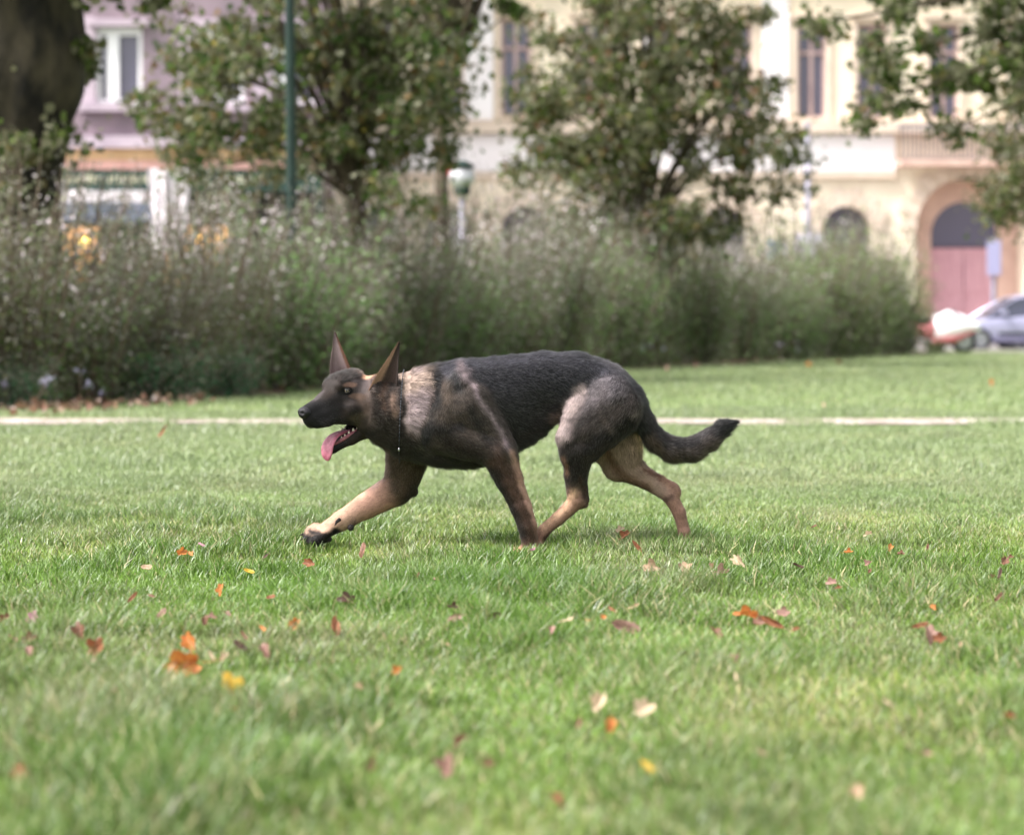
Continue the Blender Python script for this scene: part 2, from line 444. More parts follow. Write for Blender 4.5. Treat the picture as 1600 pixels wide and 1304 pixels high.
# ground floor: arches
def arch_poly(cx, r, ztop_spring, z0, n=18):
    return [(cx+r*math.cos(a), ztop_spring+r*math.sin(a)) for a in [math.pi*i/n for i in range(n+1)]]
arches = [(1323, 37, 359), (1515, 84, 360), (1130, 37, 359), (1220, 30, 362), (1040, 37, 359), (930, 37, 359), (820, 37, 359), (700, 37, 359), (590, 37, 359), (1720, 84, 360)]
arches = [a for a in arches if a[0] != 1220]
arches.sort()
zt = bz(281); zb_ = 0.0
m = MB(); xprev = X0
for px, pr, ps in arches:
    cx, r, zs = bx(px), pr*BD/FPX, bz(ps)
    m.box(xprev, cx-r, BD, BD+0.9, zb_, zt)
    pts = arch_poly(cx, r, zs, 0)
    for (xa, za), (xb, zb2) in zip(pts[:-1], pts[1:]):
        m.add([(xa, BD, za), (xb, BD, zb2), (xb, BD, zt), (xa, BD, zt), (xa, BD+.9, za), (xb, BD+.9, zb2), (xb, BD+.9, zt), (xa, BD+.9, zt)],
              [(0, 1, 2, 3)[::-1], (4, 5, 6, 7), (0, 4, 5, 1)[::-1]])
    xprev = cx+r
m.box(xprev, X1, BD, BD+.9, zb_, zt)
put(m, "ground_floor_wall", M_cream)
put(MB().box(X0, X1, BD, BD+.449, zt+.003, bz(207)-.003), "mezzanine_wall", M_cream)
put(MB().box(X0, X1, BD+.45, BD+9, bz(-420)-.3, bz(-420)), "flat_roof", M_pink)
put(MB().box(X0, X1, BD+1.7, BD+9, 0, bz(-425)), "inner_wall", M_dark)
put(MB().box(X0+.01, X1-.01, BD+.45, BD+1.7, bz(240), bz(225)), "floor_slab", M_dark)
for px, pr, ps in arches:
    cx, r, zs = bx(px), pr*BD/FPX, bz(ps)
    # radiating stones round the arch
    v = MB(); n = 13
    for i in range(n):
        a0, a1 = math.pi*(i+.06)/n, math.pi*(i+.94)/n
        ro = r+(0.62 if i % 2 else 0.48)
        q = [(cx+r*1.005*math.cos(a0), zs+r*1.005*math.sin(a0)), (cx+ro*math.cos(a0), zs+ro*math.sin(a0)), (cx+ro*math.cos(a1), zs+ro*math.sin(a1)), (cx+r*1.005*math.cos(a1), zs+r*1.005*math.sin(a1))]
        v.prism(q[::-1], BD-.07, BD-.002)
    put(v, "arch_stones", M_trimc)
    if pr > 60:                             # deep portal: inner ring, fanlight, pair of doors
        ri = r*0.62; ir = MB(); n = 20
        for i in range(n):
            a0, a1 = math.pi*i/n, math.pi*(i+1)/n
            p = [(cx+ri*math.cos(a0), zs-.1+ri*math.sin(a0)), (cx+(r+.3)*math.cos(a0), zs-.1+(r+.3)*math.sin(a0)), (cx+(r+.3)*math.cos(a1), zs-.1+(r+.3)*math.sin(a1)), (cx+ri*math.cos(a1), zs-.1+ri*math.sin(a1))]
            ir.prism(p[::-1], BD+.95, BD+1.2)
        ir.box(cx-r-.3, cx-ri, BD+.95, BD+1.2, 0.12, zs-.1).box(cx+ri, cx+r+.3, BD+.95, BD+1.2, .12, zs-.1)
        put(ir, "portal_reveal", M_pink)
        put(MB().box(cx-ri+.01, cx+ri-.01, BD+1.1, BD+1.16, bz(384), zs+ri), "fanlight", M_glass)
        d = MB(); d.box(cx-ri+.02, cx-.01, BD+1.02, BD+1.1, .12, bz(386)).box(cx+.01, cx+ri-.02, BD+1.02, BD+1.1, .12, bz(386))
        for sx in (-1, 1):
            for zz in (.5, 1.7):
                d.box(cx+sx*ri*.5-.45, cx+sx*ri*.5+.45, BD+.99, BD+1.018, zz, zz+.95)
        put(d, "double_door", M_door)
    else:
        g = put(MB().box(cx-r+.01, cx+r-.01, BD+.55, BD+.6, 0.6, zs+r), "arched_window", M_glass)
        gr = MB()
        for k in (-.5, 0, .5): gr.box(cx+k*r-.03, cx+k*r+.03, BD+.48, BD+.54, .62, zs+r*math.sqrt(1-k*k)-.02)
        gr.box(cx-r+.02, cx+r-.02, BD+.47, BD+.53, zs-.04, zs+.04)
        put(gr, "glazing_bars", M_metal, g)
# balcony of the bay on the right
bal = MB(); xa, xb = bx(1400), bx(1640)
bal.box(xa, xb, BD-1.0, BD-.145, bz(262), bz(252))
bo = put(bal, "balcony", M_pink)
ra = MB(); ra.box(xa, xb, BD-1.0, BD-.95, bz(202), bz(199)).box(xa, xb, BD-1.0, BD-.95, bz(251), bz(249.5))
x = xa
while x < xb: ra.box(x, x+.035, BD-.99, BD-.955, bz(249), bz(202)); x += .13
ra.box(xa, xa+.05, BD-.95, BD-.003, bz(202), bz(199))
put(ra, "railing", M_metal, bo)
tag(cb, "cream old apartment building with tall windows and ground floor arches, at right", "building")

# ---- the mauve building with the shop
LD = 71.5
def lx(px): return (px-800)*LD/FPX
def lz(py): return CH-(py-HOR)*LD/FPX
M_mauve = mat_noise("mauve_render", (126, 112, 122), (150, 132, 142), 1.0, 0.9, 0.2, 20)
M_lilac = mat_noise("lilac_stone_trim", (172, 156, 170), (192, 176, 188), 2.0, 0.85, 0.1, 20)
M_ochre = mat_noise("ochre_fascia", (196, 160, 122), (208, 172, 134), 2.0, 0.8)
M_rose = mat_noise("rose_fascia", (206, 160, 152), (218, 176, 166), 2.0, 0.8)
M_green = mat_noise("bottle_green_paint", (28, 58, 54), (38, 70, 64), 3.0, 0.4)
M_signc = mat_noise("cream_lettering", (206, 204, 176), (222, 218, 194), 3.0, 0.6)
M_awn = mat_noise("white_awning", (212, 204, 210), (226, 218, 222), 3.0, 0.8)
M_blueg = mat_noise("blue_grey_valance", (92, 104, 126), (120, 128, 150), 4.0, 0.8)
M_white2 = mat_plain("white_gloss_frame", (238, 236, 240), 0.4)
M_lamp = mat_plain("warm_lamp", (255, 220, 120), 0.4, emit=(255, 214, 110), es=7.0)
M_lamp2 = mat_plain("warm_lamp_dim", (255, 200, 110), 0.4, emit=(255, 190, 100), es=3.0)
M_lit = mat_plain("lit_shop_interior", (230, 180, 130), 0.8, emit=(255, 190, 130), es=0.9)

sb = empty("shop_building", (lx(180), LD, 0)); SO = Vector(sb.location)
def puts(mb, name, mat, parent=None, **k): return mb.build(name, mat, parent or sb, offset=SO, **k)
xa, xb = lx(-600), lx(505)
swins = [(150, 222, 43, 162), (-20, 52, 43, 162), (310, 382, 43, 162), (425, 490, 43, 162), (-190, -118, 43, 162)]
sholes = [(lx(a), lx(b_), lz(d), lz(c)) for a, b_, c, d in swins]
facade("upper_wall", xa-SO.x, xb-SO.x, lz(214), lz(-420), [(h[0]-SO.x, h[1]-SO.x, h[2], h[3]) for h in sholes], 0, .45, M_mauve, sb)
puts(MB().box(xb-.4, xb-.002, LD+.45, LD+9, 0, lz(-418)), "side_wall", M_mauve)
puts(MB().box(xa, xb-.41, LD+1.8, LD+9, 0, lz(-418)), "inner_wall", M_dark)
puts(MB().box(xa, xb-.41, LD+.45, LD+1.8, lz(216), lz(200)), "floor_slab", M_dark)
for a, b_, c, d in swins:
    w = MB(); x0, x1, z1, z0 = lx(a), lx(b_), lz(c), lz(d); t_ = .13
    w.box(x0, x0+t_, LD+.1, LD+.25, z0, z1).box(x1-t_, x1, LD+.1, LD+.25, z0, z1).box(x0+t_, x1-t_, LD+.1, LD+.25, z1-.22, z1).box(x0+t_, x1-t_, LD+.1, LD+.25, z0, z0+t_)
    xm = x0+(x1-x0)*.36; w.box(xm-.17, xm+.17, LD+.08, LD+.24, z0+t_, z1-.22)
    fr = puts(w, "window", M_white2)
    puts(MB().box(x0+.02, x1-.02, LD+.28, LD+.3, z0+.02, z1-.02), "pane", M_glass, fr)
    puts(MB().box(x0-.45, x1+.75, LD-.35, LD-.003, z0-.24, z0-.003), "sill", M_lilac, fr)
    puts(MB().box(x0-.55, x0-.01, LD-.09, LD-.002, z0, z1+.3), "pilaster", M_lilac, fr)
    puts(MB().box(x0-.2, x1+.2, LD-.25, LD-.002, z1+.02, z1+.22), "hood", M_lilac, fr)
puts(MB().box(xa, xb, LD-.6, LD+.449, lz(233), lz(214.5)), "cornice", M_lilac)
puts(MB().box(xa, xb-.003, LD-.4, LD+.449, lz(251), lz(233.3)), "ochre_fascia", M_ochre)
puts(MB().box(xa, xb-.003, LD-.34, LD+.449, lz(266), lz(251.3)), "rose_fascia", M_rose)
puts(MB().box(xa, xb-.003, LD-.30, LD+.449, lz(300), lz(266.3)), "sign_board", M_green)
so_ = MB()
for a, b_ in ((98, 160), (173, 243), (300, 326), (-60, 60), (350, 440)):
    x = lx(a)                                # a row of blurred gold characters: upright strokes of uneven width
    while x < lx(b_)-.05:
        wd = rnd.choice((.035, .05, .06)); so_.box(x, x+wd, LD-.345, LD-.303, lz(287), lz(275)+rnd.uniform(-.02, .02)); 
        if rnd.random() < .6: so_.box(x+wd+.001, x+wd+.05, LD-.345, LD-.303, lz(rnd.choice((275.5, 281, 287.7))), lz(rnd.choice((273.2, 279)))) if False else None
        x += wd+rnd.choice((.05, .07, .09))
puts(so_, "sign_lettering", M_signc)
puts(MB().prism([(lx(84), lz(319)), (lx(236), lz(319)), (lx(236), lz(301)), (lx(84), lz(301))], LD-1.2, LD-.31), "awning", M_awn)
va = MB(); x = lx(88)
while x < lx(234): va.box(x, x+.22, LD-1.19, LD-1.17, lz(349)+rnd.uniform(-.02, .02), lz(319.5)); x += .225
puts(va, "valance", M_blueg)
# shop front: piers, door, lit windows
for a, b_ in ((-600, -300), (-150, -130), (55, 92), (156, 172), (238, 252), (300, 308), (362, 380), (492, 505)):
    puts(MB().box(lx(a), lx(b_), LD, LD+.45, 0, lz(300.3)), "shop_pier", M_green)
for a, b_, c, d in ((92, 156, 352, 470), (252, 300, 352, 470), (308, 362, 352, 470), (-130, 55, 352, 470)):
    g = puts(MB().box(lx(a), lx(b_), LD+.9, LD+.95, .3, lz(352)), "lit_shop_window", M_lit)
puts(MB().box(lx(172), lx(238), LD+.3, LD+.36, 0, lz(320)), "shop_door", M_green)
for px, py, r, mt in ((133, 378, .125, M_lamp), (203, 442, .09, M_lamp2), (315, 376, .12, M_lamp2), (322, 396, .1, M_lamp2), (112, 385, .06, M_lamp2)):
    q = [(r*math.sin(math.pi*i/8)+.001, -r*math.cos(math.pi*i/8)) for i in range(9)]
    puts(MB().lathe(q, (lx(px), LD-.15, lz(py)), 12), "lamp", mt, smooth=True)
tag(sb, "mauve building with white window above a green lit shop front, at left", "building")
# white cloth hanging beside the shop awning
cl = MB(); n = 36; v = []; f = []
for i in range(n+1):
    u = i/n
    for j in range(9):
        w_ = j/8; x = lx(241)+(lx(308)-lx(241))*(u*(1-.28*w_)+.12*w_); z = lz(268)+(lz(402)-lz(268))*w_
        y = 70.2+.10*math.sin(u*26+w_*1.5)*(0.4+w_)+.06*math.sin(u*11)
        v.append((x, y, z+.12*math.sin(u*17)*(j == 8)))
        if i and j: a = (i-1)*9+j-1; f.append((a, a+9, a+10, a+1))
cl.add(v, f); o = cl.build("draped_cloth", M_awn, offset=(lx(275), 70.2, 0)); o.location = (lx(275), 70.2, 0)
sm = o.modifiers.new("thick", 'SOLIDIFY'); sm.thickness = .02
tag(o, "white draped cloth banner hanging in folds beside the green shop sign", "banner")

# ================================================================== STREET FURNITURE
def PX(px, D): return (px-800)*D/FPX
M_post = mat_noise("dark_green_post", (26, 44, 40), (36, 56, 50), 5, 0.45)
M_gpost = mat_noise("galvanised_post", (150, 146, 164), (172, 168, 184), 5, 0.5, metallic=.3)
M_globe = mat_plain("frosted_globe", (196, 196, 204), 0.25, spec=.6)
D = 27.2; lp = empty("lamp_post", (PX(457, D), D, 0))
tag(lp, "tall dark green lamp post rising out of the hedge left of the dog's head", "lamp post")
MB().tube([(0, 0, 0), (0, 0, .9), (0, 0, .95), (0, 0, 1.3), (-.03, 0, 4.2), (-.05, 0, 7)], [.10, .10, .075, .062, .055, .045], 14).build("pole", M_post, lp, smooth=True)
MB().lathe([(.10, 0), (.13, .02), (.13, .2), (.10, .25)], (0, 0, 0), 14).build("base", M_post, lp)
MB().lathe([(.075, 0), (.085, .01), (.085, .07), (.075, .08)], (0, 0, 1.38), 14).build("collar", M_post, lp)
MB().lathe([(.05, 0), (.2, .1), (.26, .3), (.2, .42), (.03, .55)], (-.05, 0, 7), 14).build("lantern", M_globe, lp, smooth=True)
D = 38.0; lp = empty("globe_lamp", (PX(722, D), D, 0))
tag(lp, "short street lamp with white frosted globe and dark cap above the hedge", "street lamp")
zc = W(0, 277, D)[2]
MB().tube([(0, 0, 0), (0, 0, .6), (0, 0, zc-.32)], [.07, .05, .045], 12).build("pole", M_gpost, lp, smooth=True)
q = [(.20*math.sin(math.pi*i/12)+.001, -.19*math.cos(math.pi*i/12)) for i in range(13)]
MB().lathe(q, (0, 0, zc), 20).build("globe", M_globe, lp, smooth=True)
MB().lathe([(.05, -.30), (.12, -.27), (.14, -.17), (.10, -.15)], (0, 0, zc), 16).build("globe_holder", M_post, lp, smooth=True)
MB().lathe([(.20, .14), (.19, .19), (.08, .25), (.01, .27)], (0, 0, zc), 16).build("cap", M_post, lp, smooth=True)
MB().box(-.28, -.12, -.03, .03, zc+.02, zc+.26).build("red_sign", mat_plain("red_sign_plate", (170, 50, 60), .5), lp)
D = 72.0; lp = empty("grey_pole", (PX(1262, D), D, 0))
tag(lp, "thin pale grey pole standing in front of the cream building", "pole")
MB().tube([(0, 0, .1), (0, 0, 3), (0, 0, 6.5)], [.12, .09, .07], 12).build("pole_shaft", M_gpost, lp, smooth=True)
MB().lathe([(.14, .0), (.2, .02), (.18, .3), (.12, .4)], (0, 0, .1), 12).build("pole_foot", M_gpost, lp)
MB().lathe([(.07, .0), (.10, .03), (.09, .10), (.02, .14)], (0, 0, 6.5), 12).build("cap", M_gpost, lp)
D = 66.0; nb = empty("notice_board", (PX(1263, D), 71.0, 0)); D = 71.0; nb.location.x = PX(1263, D)
tag(nb, "pale lilac notice board on two legs behind the hedge beside the thin pole", "notice board")
hw = 23*D/FPX
MB().box(-hw, hw, -.04, .04, W(0, 450, D)[2], W(0, 366, D)[2]).build("panel", mat_noise("lilac_poster", (196, 188, 216), (224, 218, 236), 3, .7), nb, bevel=.01)
MB().box(-hw+.05, -hw+.13, -.03, .03, .12, W(0, 450.1, D)[2]).build("leg", M_gpost, nb)
MB().box(hw-.13, hw-.05, -.03, .03, .12, W(0, 450.1, D)[2]).build("leg", M_gpost, nb)
sg = empty("blue_sign", (PX(1213, 71), 71, 0)); tag(sg, "small blue traffic sign on post showing above the hedge left of notice board", "road sign")
MB().tube([(0, 0, .1), (0, 0, W(0, 376, 71)[2])], [.04, .04], 10).build("post", M_gpost, sg)
MB().box(-.28, .28, -.085, -.045, W(0, 402, 71)[2], W(0, 376, 71)[2]).build("sign_plate", mat_plain("blue_plate", (90, 130, 190), .5), sg, bevel=.008)
D = 71.2; sg = empty("parking_sign", (PX(1552, D), D, 0)); tag(sg, "pale lilac grey sign post standing by the rose coloured portal door", "road sign")
MB().tube([(0, 0, .1), (0, 0, W(0, 372, D)[2])], [.07, .06], 10).build("post", M_gpost, sg)
MB().box(-.20, .20, -.12, -.075, W(0, 430, D)[2], W(0, 376, D)[2]).build("sign_plate", mat_plain("pale_blue_plate", (160, 158, 190), .5), sg, bevel=.008)

# ================================================================== VEHICLES
def wheel(parent, x, y, r, w):
    prof = [(r*.62, -w/2), (r*.93, -w/2), (r, -w*.3), (r, w*.3), (r*.93, w/2), (r*.62, w/2)]
    mb = MB().lathe([(a, z) for a, z in prof], (0, 0, 0), 24)
    o = mb.build("wheel", M_tyre, parent, smooth=False); o.rotation_euler = (math.pi/2, 0, 0); o.location = (x, y, r)
    rim = MB().lathe([(r*.15, w*.42), (r*.6, w*.36), (r*.62, w*.5), (r*.61, w*.51)], (0, 0, 0), 20)
    rim.lathe([(r*.61, -w*.51), (r*.62, -w*.5), (r*.6, -w*.36), (r*.15, -w*.42)], (0, 0, 0), 20)
    for k in range(5):
        t = 2*math.pi*k/5; c, s_ = math.cos(t), math.sin(t)
        rim.add([(c*.05-s_*.03, s_*.05+c*.03, w*.42), (c*r*.6-s_*.03, s_*r*.6+c*.03, w*.42), (c*r*.6+s_*.03, s_*r*.6-c*.03, w*.42), (c*.05+s_*.03, s_*.05-c*.03, w*.42)], [(3, 2, 1, 0)])
    rim.build("rim", M_rim, o)
    return o
M_tyre = mat_plain("tyre_rubber", (30, 30, 32), .85)
M_rim = mat_plain("alloy_rim", (170, 170, 176), .3, .8)
M_carglass = mat_plain("car_glass", (60, 62, 78), .06, 0, .8)
M_trim = mat_plain("black_trim", (32, 32, 36), .5)
M_head = mat_plain("headlight_glass", (220, 222, 228), .1, 0, .8)
M_tail = mat_plain("tail_light", (170, 30, 34), .25)
def car_paint(name, c):
    m = mat_noise(name, c, tuple(min(255, v+6) for v in c), 2, .28, metallic=.35, spec=.6)
    m.node_tree.nodes["Principled BSDF"].inputs['Coat Weight'].default_value = .6
    return m
def loft(sections):
    """sections: list of (x, [(y, z) ...]) rings of equal length, closed at both ends"""
    mb = MB(); n = len(sections[0][1]); v = []; f = []
    for x, ring in sections: v += [(x, y, z) for y, z in ring]
    for i in range(len(sections)-1):
        for k in range(n): f.append((i*n+k, (i+1)*n+k, (i+1)*n+(k+1) % n, i*n+(k+1) % n))
    f.append(tuple(range(n))); f.append(tuple(range((len(sections))*n-1, (len(sections)-1)*n-1, -1)))
    return mb.add(v, f)
def make_car(name, x, y, rz, paint, L_=4.25, Wd=1.76, H=1.45, van=False):
    root = empty(name, (x, y, 0), rz)
    hw = Wd/2
    # lower body: x, half width, bottom z, shoulder z
    st = [(-L_/2, .72*hw, .38, .62), (-L_/2+.12, .90*hw, .26, .74), (-L_/2+.6, .98*hw, .22, .84), (-L_/2+1.2, hw, .2, .93), (0, hw, .2, .96), (L_/2-.9, hw, .2, .98), (L_/2-.25, .95*hw, .24, .95), (L_/2, .84*hw, .36, .80)]
    if van: st = [(a, b_, c, d+.12) for a, b_, c, d in st]
    secs = [(a, [(-b_*.9, c), (-b_, c+.14), (-b_, d-.12), (-b_*.93, d-.02), (-b_*.75, d), (b_*.75, d), (b_*.93, d-.02), (b_, d-.12), (b_, c+.14), (b_*.9, c)]) for a, b_, c, d in st]
    body = loft(secs).build("body", paint, root, smooth=True)
    s = body.modifiers.new("sub", 'SUBSURF'); s.levels = s.render_levels = 2
    # cabin
    if van: cab = [(-L_/2+.5, .98, 1.0), (-L_/2+1.1, H-.1, .9), (-L_/2+1.7, H, .88), (L_/2-.35, H, .88), (L_/2-.1, 1.0, .95)]
    else: cab = [(-L_/2+1.0, .92, .90), (-L_/2+1.75, H-.10, .76), (-L_/2+2.15, H, .73), (L_/2-1.0, H-.03, .72), (L_/2-.5, H-.15, .74), (L_/2-.12, .93, .86)]
    secs = [(a, [(-hw*.95, .88), (-hw*(w_+.04), (.88+z)/2), (-hw*w_, z-.06), (-hw*w_*.85, z), (hw*w_*.85, z), (hw*w_, z-.06), (hw*(w_+.04), (.88+z)/2), (hw*.95, .88)]) for a, z, w_ in cab]
    loft(secs).build("cabin", M_carglass, root, smooth=False, bevel=.02)
    # roof skin and pillars
    r = MB(); top = cab[1:-1]
    for (a, za, wa), (b_, zb2, wb) in zip(top[:-1], top[1:]):
        r.add([(a, -hw*wa*.97, za-.03), (b_, -hw*wb*.97, zb2-.03), (b_, hw*wb*.97, zb2-.03), (a, hw*wa*.97, za-.03), (a, -hw*wa*.87, za+.02), (b_, -hw*wb*.87, zb2+.02), (b_, hw*wb*.87, zb2+.02), (a, hw*wa*.87, za+.02)],
              [(0, 4, 5, 1), (4, 7, 6, 5), (7, 3, 2, 6), (0, 3, 7, 4), (1, 5, 6, 2)])
    for sgn in (-1, 1):
        for (xa, za, wa), (xb2, zb2, wb) in ((cab[0], cab[1]), (cab[-1], cab[-2])):
            r.tube([(xa, sgn*hw*.955, .9), (xb2, sgn*hw*(wb-.01), zb2-.03)], [.022, .02], 6)
        xm = 0.15; r.tube([(xm, sgn*hw*.965, .92), (xm, sgn*hw*.76 if not van else sgn*hw*.89, H-.04)], [.05, .045], 6)
    r.build("roof", paint, root)
    for sgn in (-1, 1):
        wheel(root, -L_/2+.82, sgn*(hw-.1), .31, .2); wheel(root, L_/2-.85, sgn*(hw-.1), .31, .2)
        MB().box(-L_/2+.03, -L_/2+.26, sgn*hw*.78-.14, sgn*hw*.78+.14, .62, .74).build("headlight", M_head, root, bevel=.03)
        MB().box(L_/2-.16, L_/2-.005, sgn*hw*.76-.12, sgn*hw*.76+.12, .72, .9).build("tail_light", M_tail, root, bevel=.03)
        MB().box(-L_/2+1.32, -L_/2+1.5, sgn*(hw+.08)-.08, sgn*(hw+.08)+.08, .95, 1.07).build("mirror", paint, root, bevel=.03)
        MB().box(-L_/2+1.3, L_/2-1.3, sgn*(hw+.005)-.012, sgn*(hw+.005)+.012, .42, .5).build("side_trim", M_trim, root)
    MB().box(-L_/2-.04, -L_/2+.3, -hw*.72, hw*.72, .3, .44).build("bumper", M_trim, root, bevel=.04)
    MB().box(L_/2-.3, L_/2+.04, -hw*.78, hw*.78, .36, .5).build("bumper", M_trim, root, bevel=.04)
    MB().box(-L_/2-.05, -L_/2-.042, -.26, .26, .44, .55).build("number_plate", M_head, root)
    return root
c1 = make_car("parked_car", PX(1592, 63.5), 63.5, 0.06, car_paint("silver_lilac_paint", (166, 164, 192)), 4.1, 1.75, 1.47)
tag(c1, "silver lilac hatchback parked at the kerb beyond the lawn, right edge", "car", "cars parked in the street")
c2 = make_car("parked_car", PX(1660, 67.2), 67.2, 0.0, car_paint("white_car_paint", (232, 226, 226)), 4.4, 1.78, 1.62)
tag(c2, "white car whose roof shows just above the silver hatchback", "car", "cars parked in the street")
c3 = make_car("parked_van", PX(1118, 64.5), 64.5, 0.0, car_paint("white_van_paint", (222, 220, 232)), 4.6, 1.9, 2.15, van=True)
tag(c3, "white van glimpsed through the hedge above the dog's rump", "van", "cars parked in the street")
c4 = make_car("parked_car", PX(905, 64), 64, 0.0, car_paint("blue_grey_paint", (120, 134, 164)), 4.2, 1.76, 1.45)
tag(c4, "blue grey car mostly hidden behind the middle of the hedge", "car", "cars parked in the street")

# red and white faired motorcycle, nose to the right, by the last shrub
M_red = mat_plain("red_fairing", (190, 112, 118), .5, 0, .3); M_wht = mat_plain("white_fairing", (240, 234, 238), .3, 0, .6)
D = 57.0; mc = empty("motorcycle", (PX(1472, D), D+2.2, 0)); D += 2.2; mc.location.x = PX(1459, D)
tag(mc, "red and white faired motorcycle parked beside the last shrub, in front of the silver hatchback", "motorcycle")
for xw in (-.72, .72):
    w_ = wheel(mc, xw, 0, .30, .13)
def ell(c, r, n=14, m_=9):
    mb = MB(); v = []; f = []
    for i in range(m_+1):
        p = math.pi*i/m_
        for k in range(n):
            t = 2*math.pi*k/n; v.append((c[0]+r[0]*math.sin(p)*math.cos(t), c[1]+r[1]*math.sin(p)*math.sin(t), c[2]+r[2]*math.cos(p)))
    for i in range(m_):
        for k in range(n): f.append((i*n+k, (i+1)*n+k, (i+1)*n+(k+1) % n, i*n+(k+1) % n))
    return mb.add(v, f)
loft([(-1.15, [(-.02, .62), (-.05, .66), (0, .7), (.05, .66), (.02, .62)]), (-.75, [(-.14, .55), (-.16, .68), (0, .78), (.16, .68), (.14, .55)]), (-.2, [(-.17, .38), (-.2, .6), (0, .74), (.2, .6), (.17, .38)]), (.1, [(-.15, .3), (-.22, .6), (0, .86), (.22, .6), (.15, .3)])]).build("tail_fairing", M_red, mc, smooth=True)
loft([(.0, [(-.16, .25), (-.24, .6), (0, .92), (.24, .6), (.16, .25)]), (.35, [(-.18, .3), (-.25, .62), (0, 1.05), (.25, .62), (.18, .3)]), (.75, [(-.14, .5), (-.2, .66), (0, .92), (.2, .66), (.14, .5)]), (1.12, [(-.03, .56), (-.08, .62), (0, .7), (.08, .62), (.03, .56)])]).build("front_fairing", M_wht, mc, smooth=True)
ell((-.35, 0, .8), (.34, .14, .07)).build("saddle", M_trim, mc, smooth=True)
ell((-.78, 0, .62), (.28, .18, .13)).build("side_panel", M_wht, mc, smooth=True)
MB().tube([(.4, -.32, 1.0), (.5, -.1, 1.04), (.5, .1, 1.04), (.4, .32, 1.0)], [.02]*4, 8).build("handlebar", M_trim, mc)
for s_ in (-.09, .09): MB().tube([(.5, s_, .95), (.72, s_, .3)], [.025, .03], 8).build("fork", M_rim, mc)
MB().tube([(0, -.2, .3), (-.6, -.2, .34), (-.95, -.2, .42)], [.03, .05, .055], 10).build("exhaust", M_rim, mc)
loft([(-.1, [(-.19, .22), (-.255, .36), (0, .44), (.255, .36), (.19, .22)]), (.45, [(-.17, .24), (-.255, .40), (0, .5), (.255, .40), (.17, .24)]), (.98, [(-.05, .5), (-.13, .56), (0, .6), (.13, .56), (.05, .5)])]).build("belly_fairing", M_red, mc, smooth=True)
ell((1.02, 0, .68), (.09, .1, .06)).build("headlight", M_head, mc, smooth=True)
loft([(-.15, [(-.18, .2), (-.2, .4), (0, .5), (.2, .4), (.18, .2)]), (.4, [(-.16, .2), (-.2, .4), (0, .5), (.2, .4), (.16, .2)])]).build("engine", M_trim, mc)
# ================================================================== TREES AND SHRUBS
LEAF = {   # outline of one leaf (u along, v across), folded along the midrib
 'broad': ([(0, 0), (.18, .32), (.42, .30), (.50, .50), (.72, .24), (1, 0), (.72, -.24), (.50, -.50), (.42, -.30), (.18, -.32)], .28),
 'small': ([(0, 0), (.4, .28), (1, 0), (.4, -.28)], .2),
 'seed': ([(0, 0), (.5, .14), (1, 0), (.5, -.14)], .1),
}
def leaf_cloud(name, C, size, shape, cols, droop=0.4, seed=0, out=None):
    """C (n,3) leaf positions, size (n,), cols (n,3)"""
    r = np.random.default_rng(seed); n = len(C); prof, fold = LEAF[shape]; m = len(prof)
    ax = r.normal(size=(n, 3)); ax[:, 2] -= droop*1.6
    if out is not None: ax += out*0.7
    ax /= np.linalg.norm(ax, axis=1)[:, None]
    t = r.normal(size=(n, 3)); s = np.cross(ax, t); s /= np.linalg.norm(s, axis=1)[:, None]+1e-9; nn = np.cross(ax, s)
    V = np.zeros((n, m, 3), dtype=np.float32)
    for k, (u, v) in enumerate(prof):
        V[:, k] = C+ax*(u*size)[:, None]+s*(v*size)[:, None]+nn*((fold*abs(v)-0.12*u*u)*size)[:, None]
    F = (np.arange(n)[:, None]*m+np.arange(m)[None]).ravel()
    return np_mesh(name, V.reshape(-1, 3), F, np.full(n, m), np.repeat(cols, m, 0))

def pick_cols(n, pal, w, r, jit=.25):
    pal = np.array(pal); w = np.array(w, float); i = r.choice(len(pal), n, p=w/w.sum())
    return pal[i]*(1-jit+2*jit*r.random(n))[:, None]

M_leafA = mat_leafy("tree_leaf", transl=.42, rough=.65, gloss=.012, hue_jit=.08, back=(116, 116, 92))
M_shrub = mat_leafy("shrub_leaf", transl=.35, rough=.65, gloss=.012, back=(128, 126, 112), hue_jit=.12)
M_bark = mat_noise("tree_bark", (58, 50, 42), (88, 78, 66), 5, .95, .9, 30, stretch=(1, 1, .25))
M_bark2 = mat_noise("plane_tree_bark", (20, 18, 15), (62, 56, 44), 5.5, .95, .9, 18, stretch=(1, 1, .5))
M_twig = mat_noise("shrub_stem", (92, 80, 68), (120, 106, 92), 8, .9)
G1, G2, G3, G4, OL, BR, YE = (.045, .075, .022), (.070, .110, .030), (.110, .155, .045), (.17, .21, .08), (.19, .17, .07), (.19, .12, .06), (.38, .30, .07)

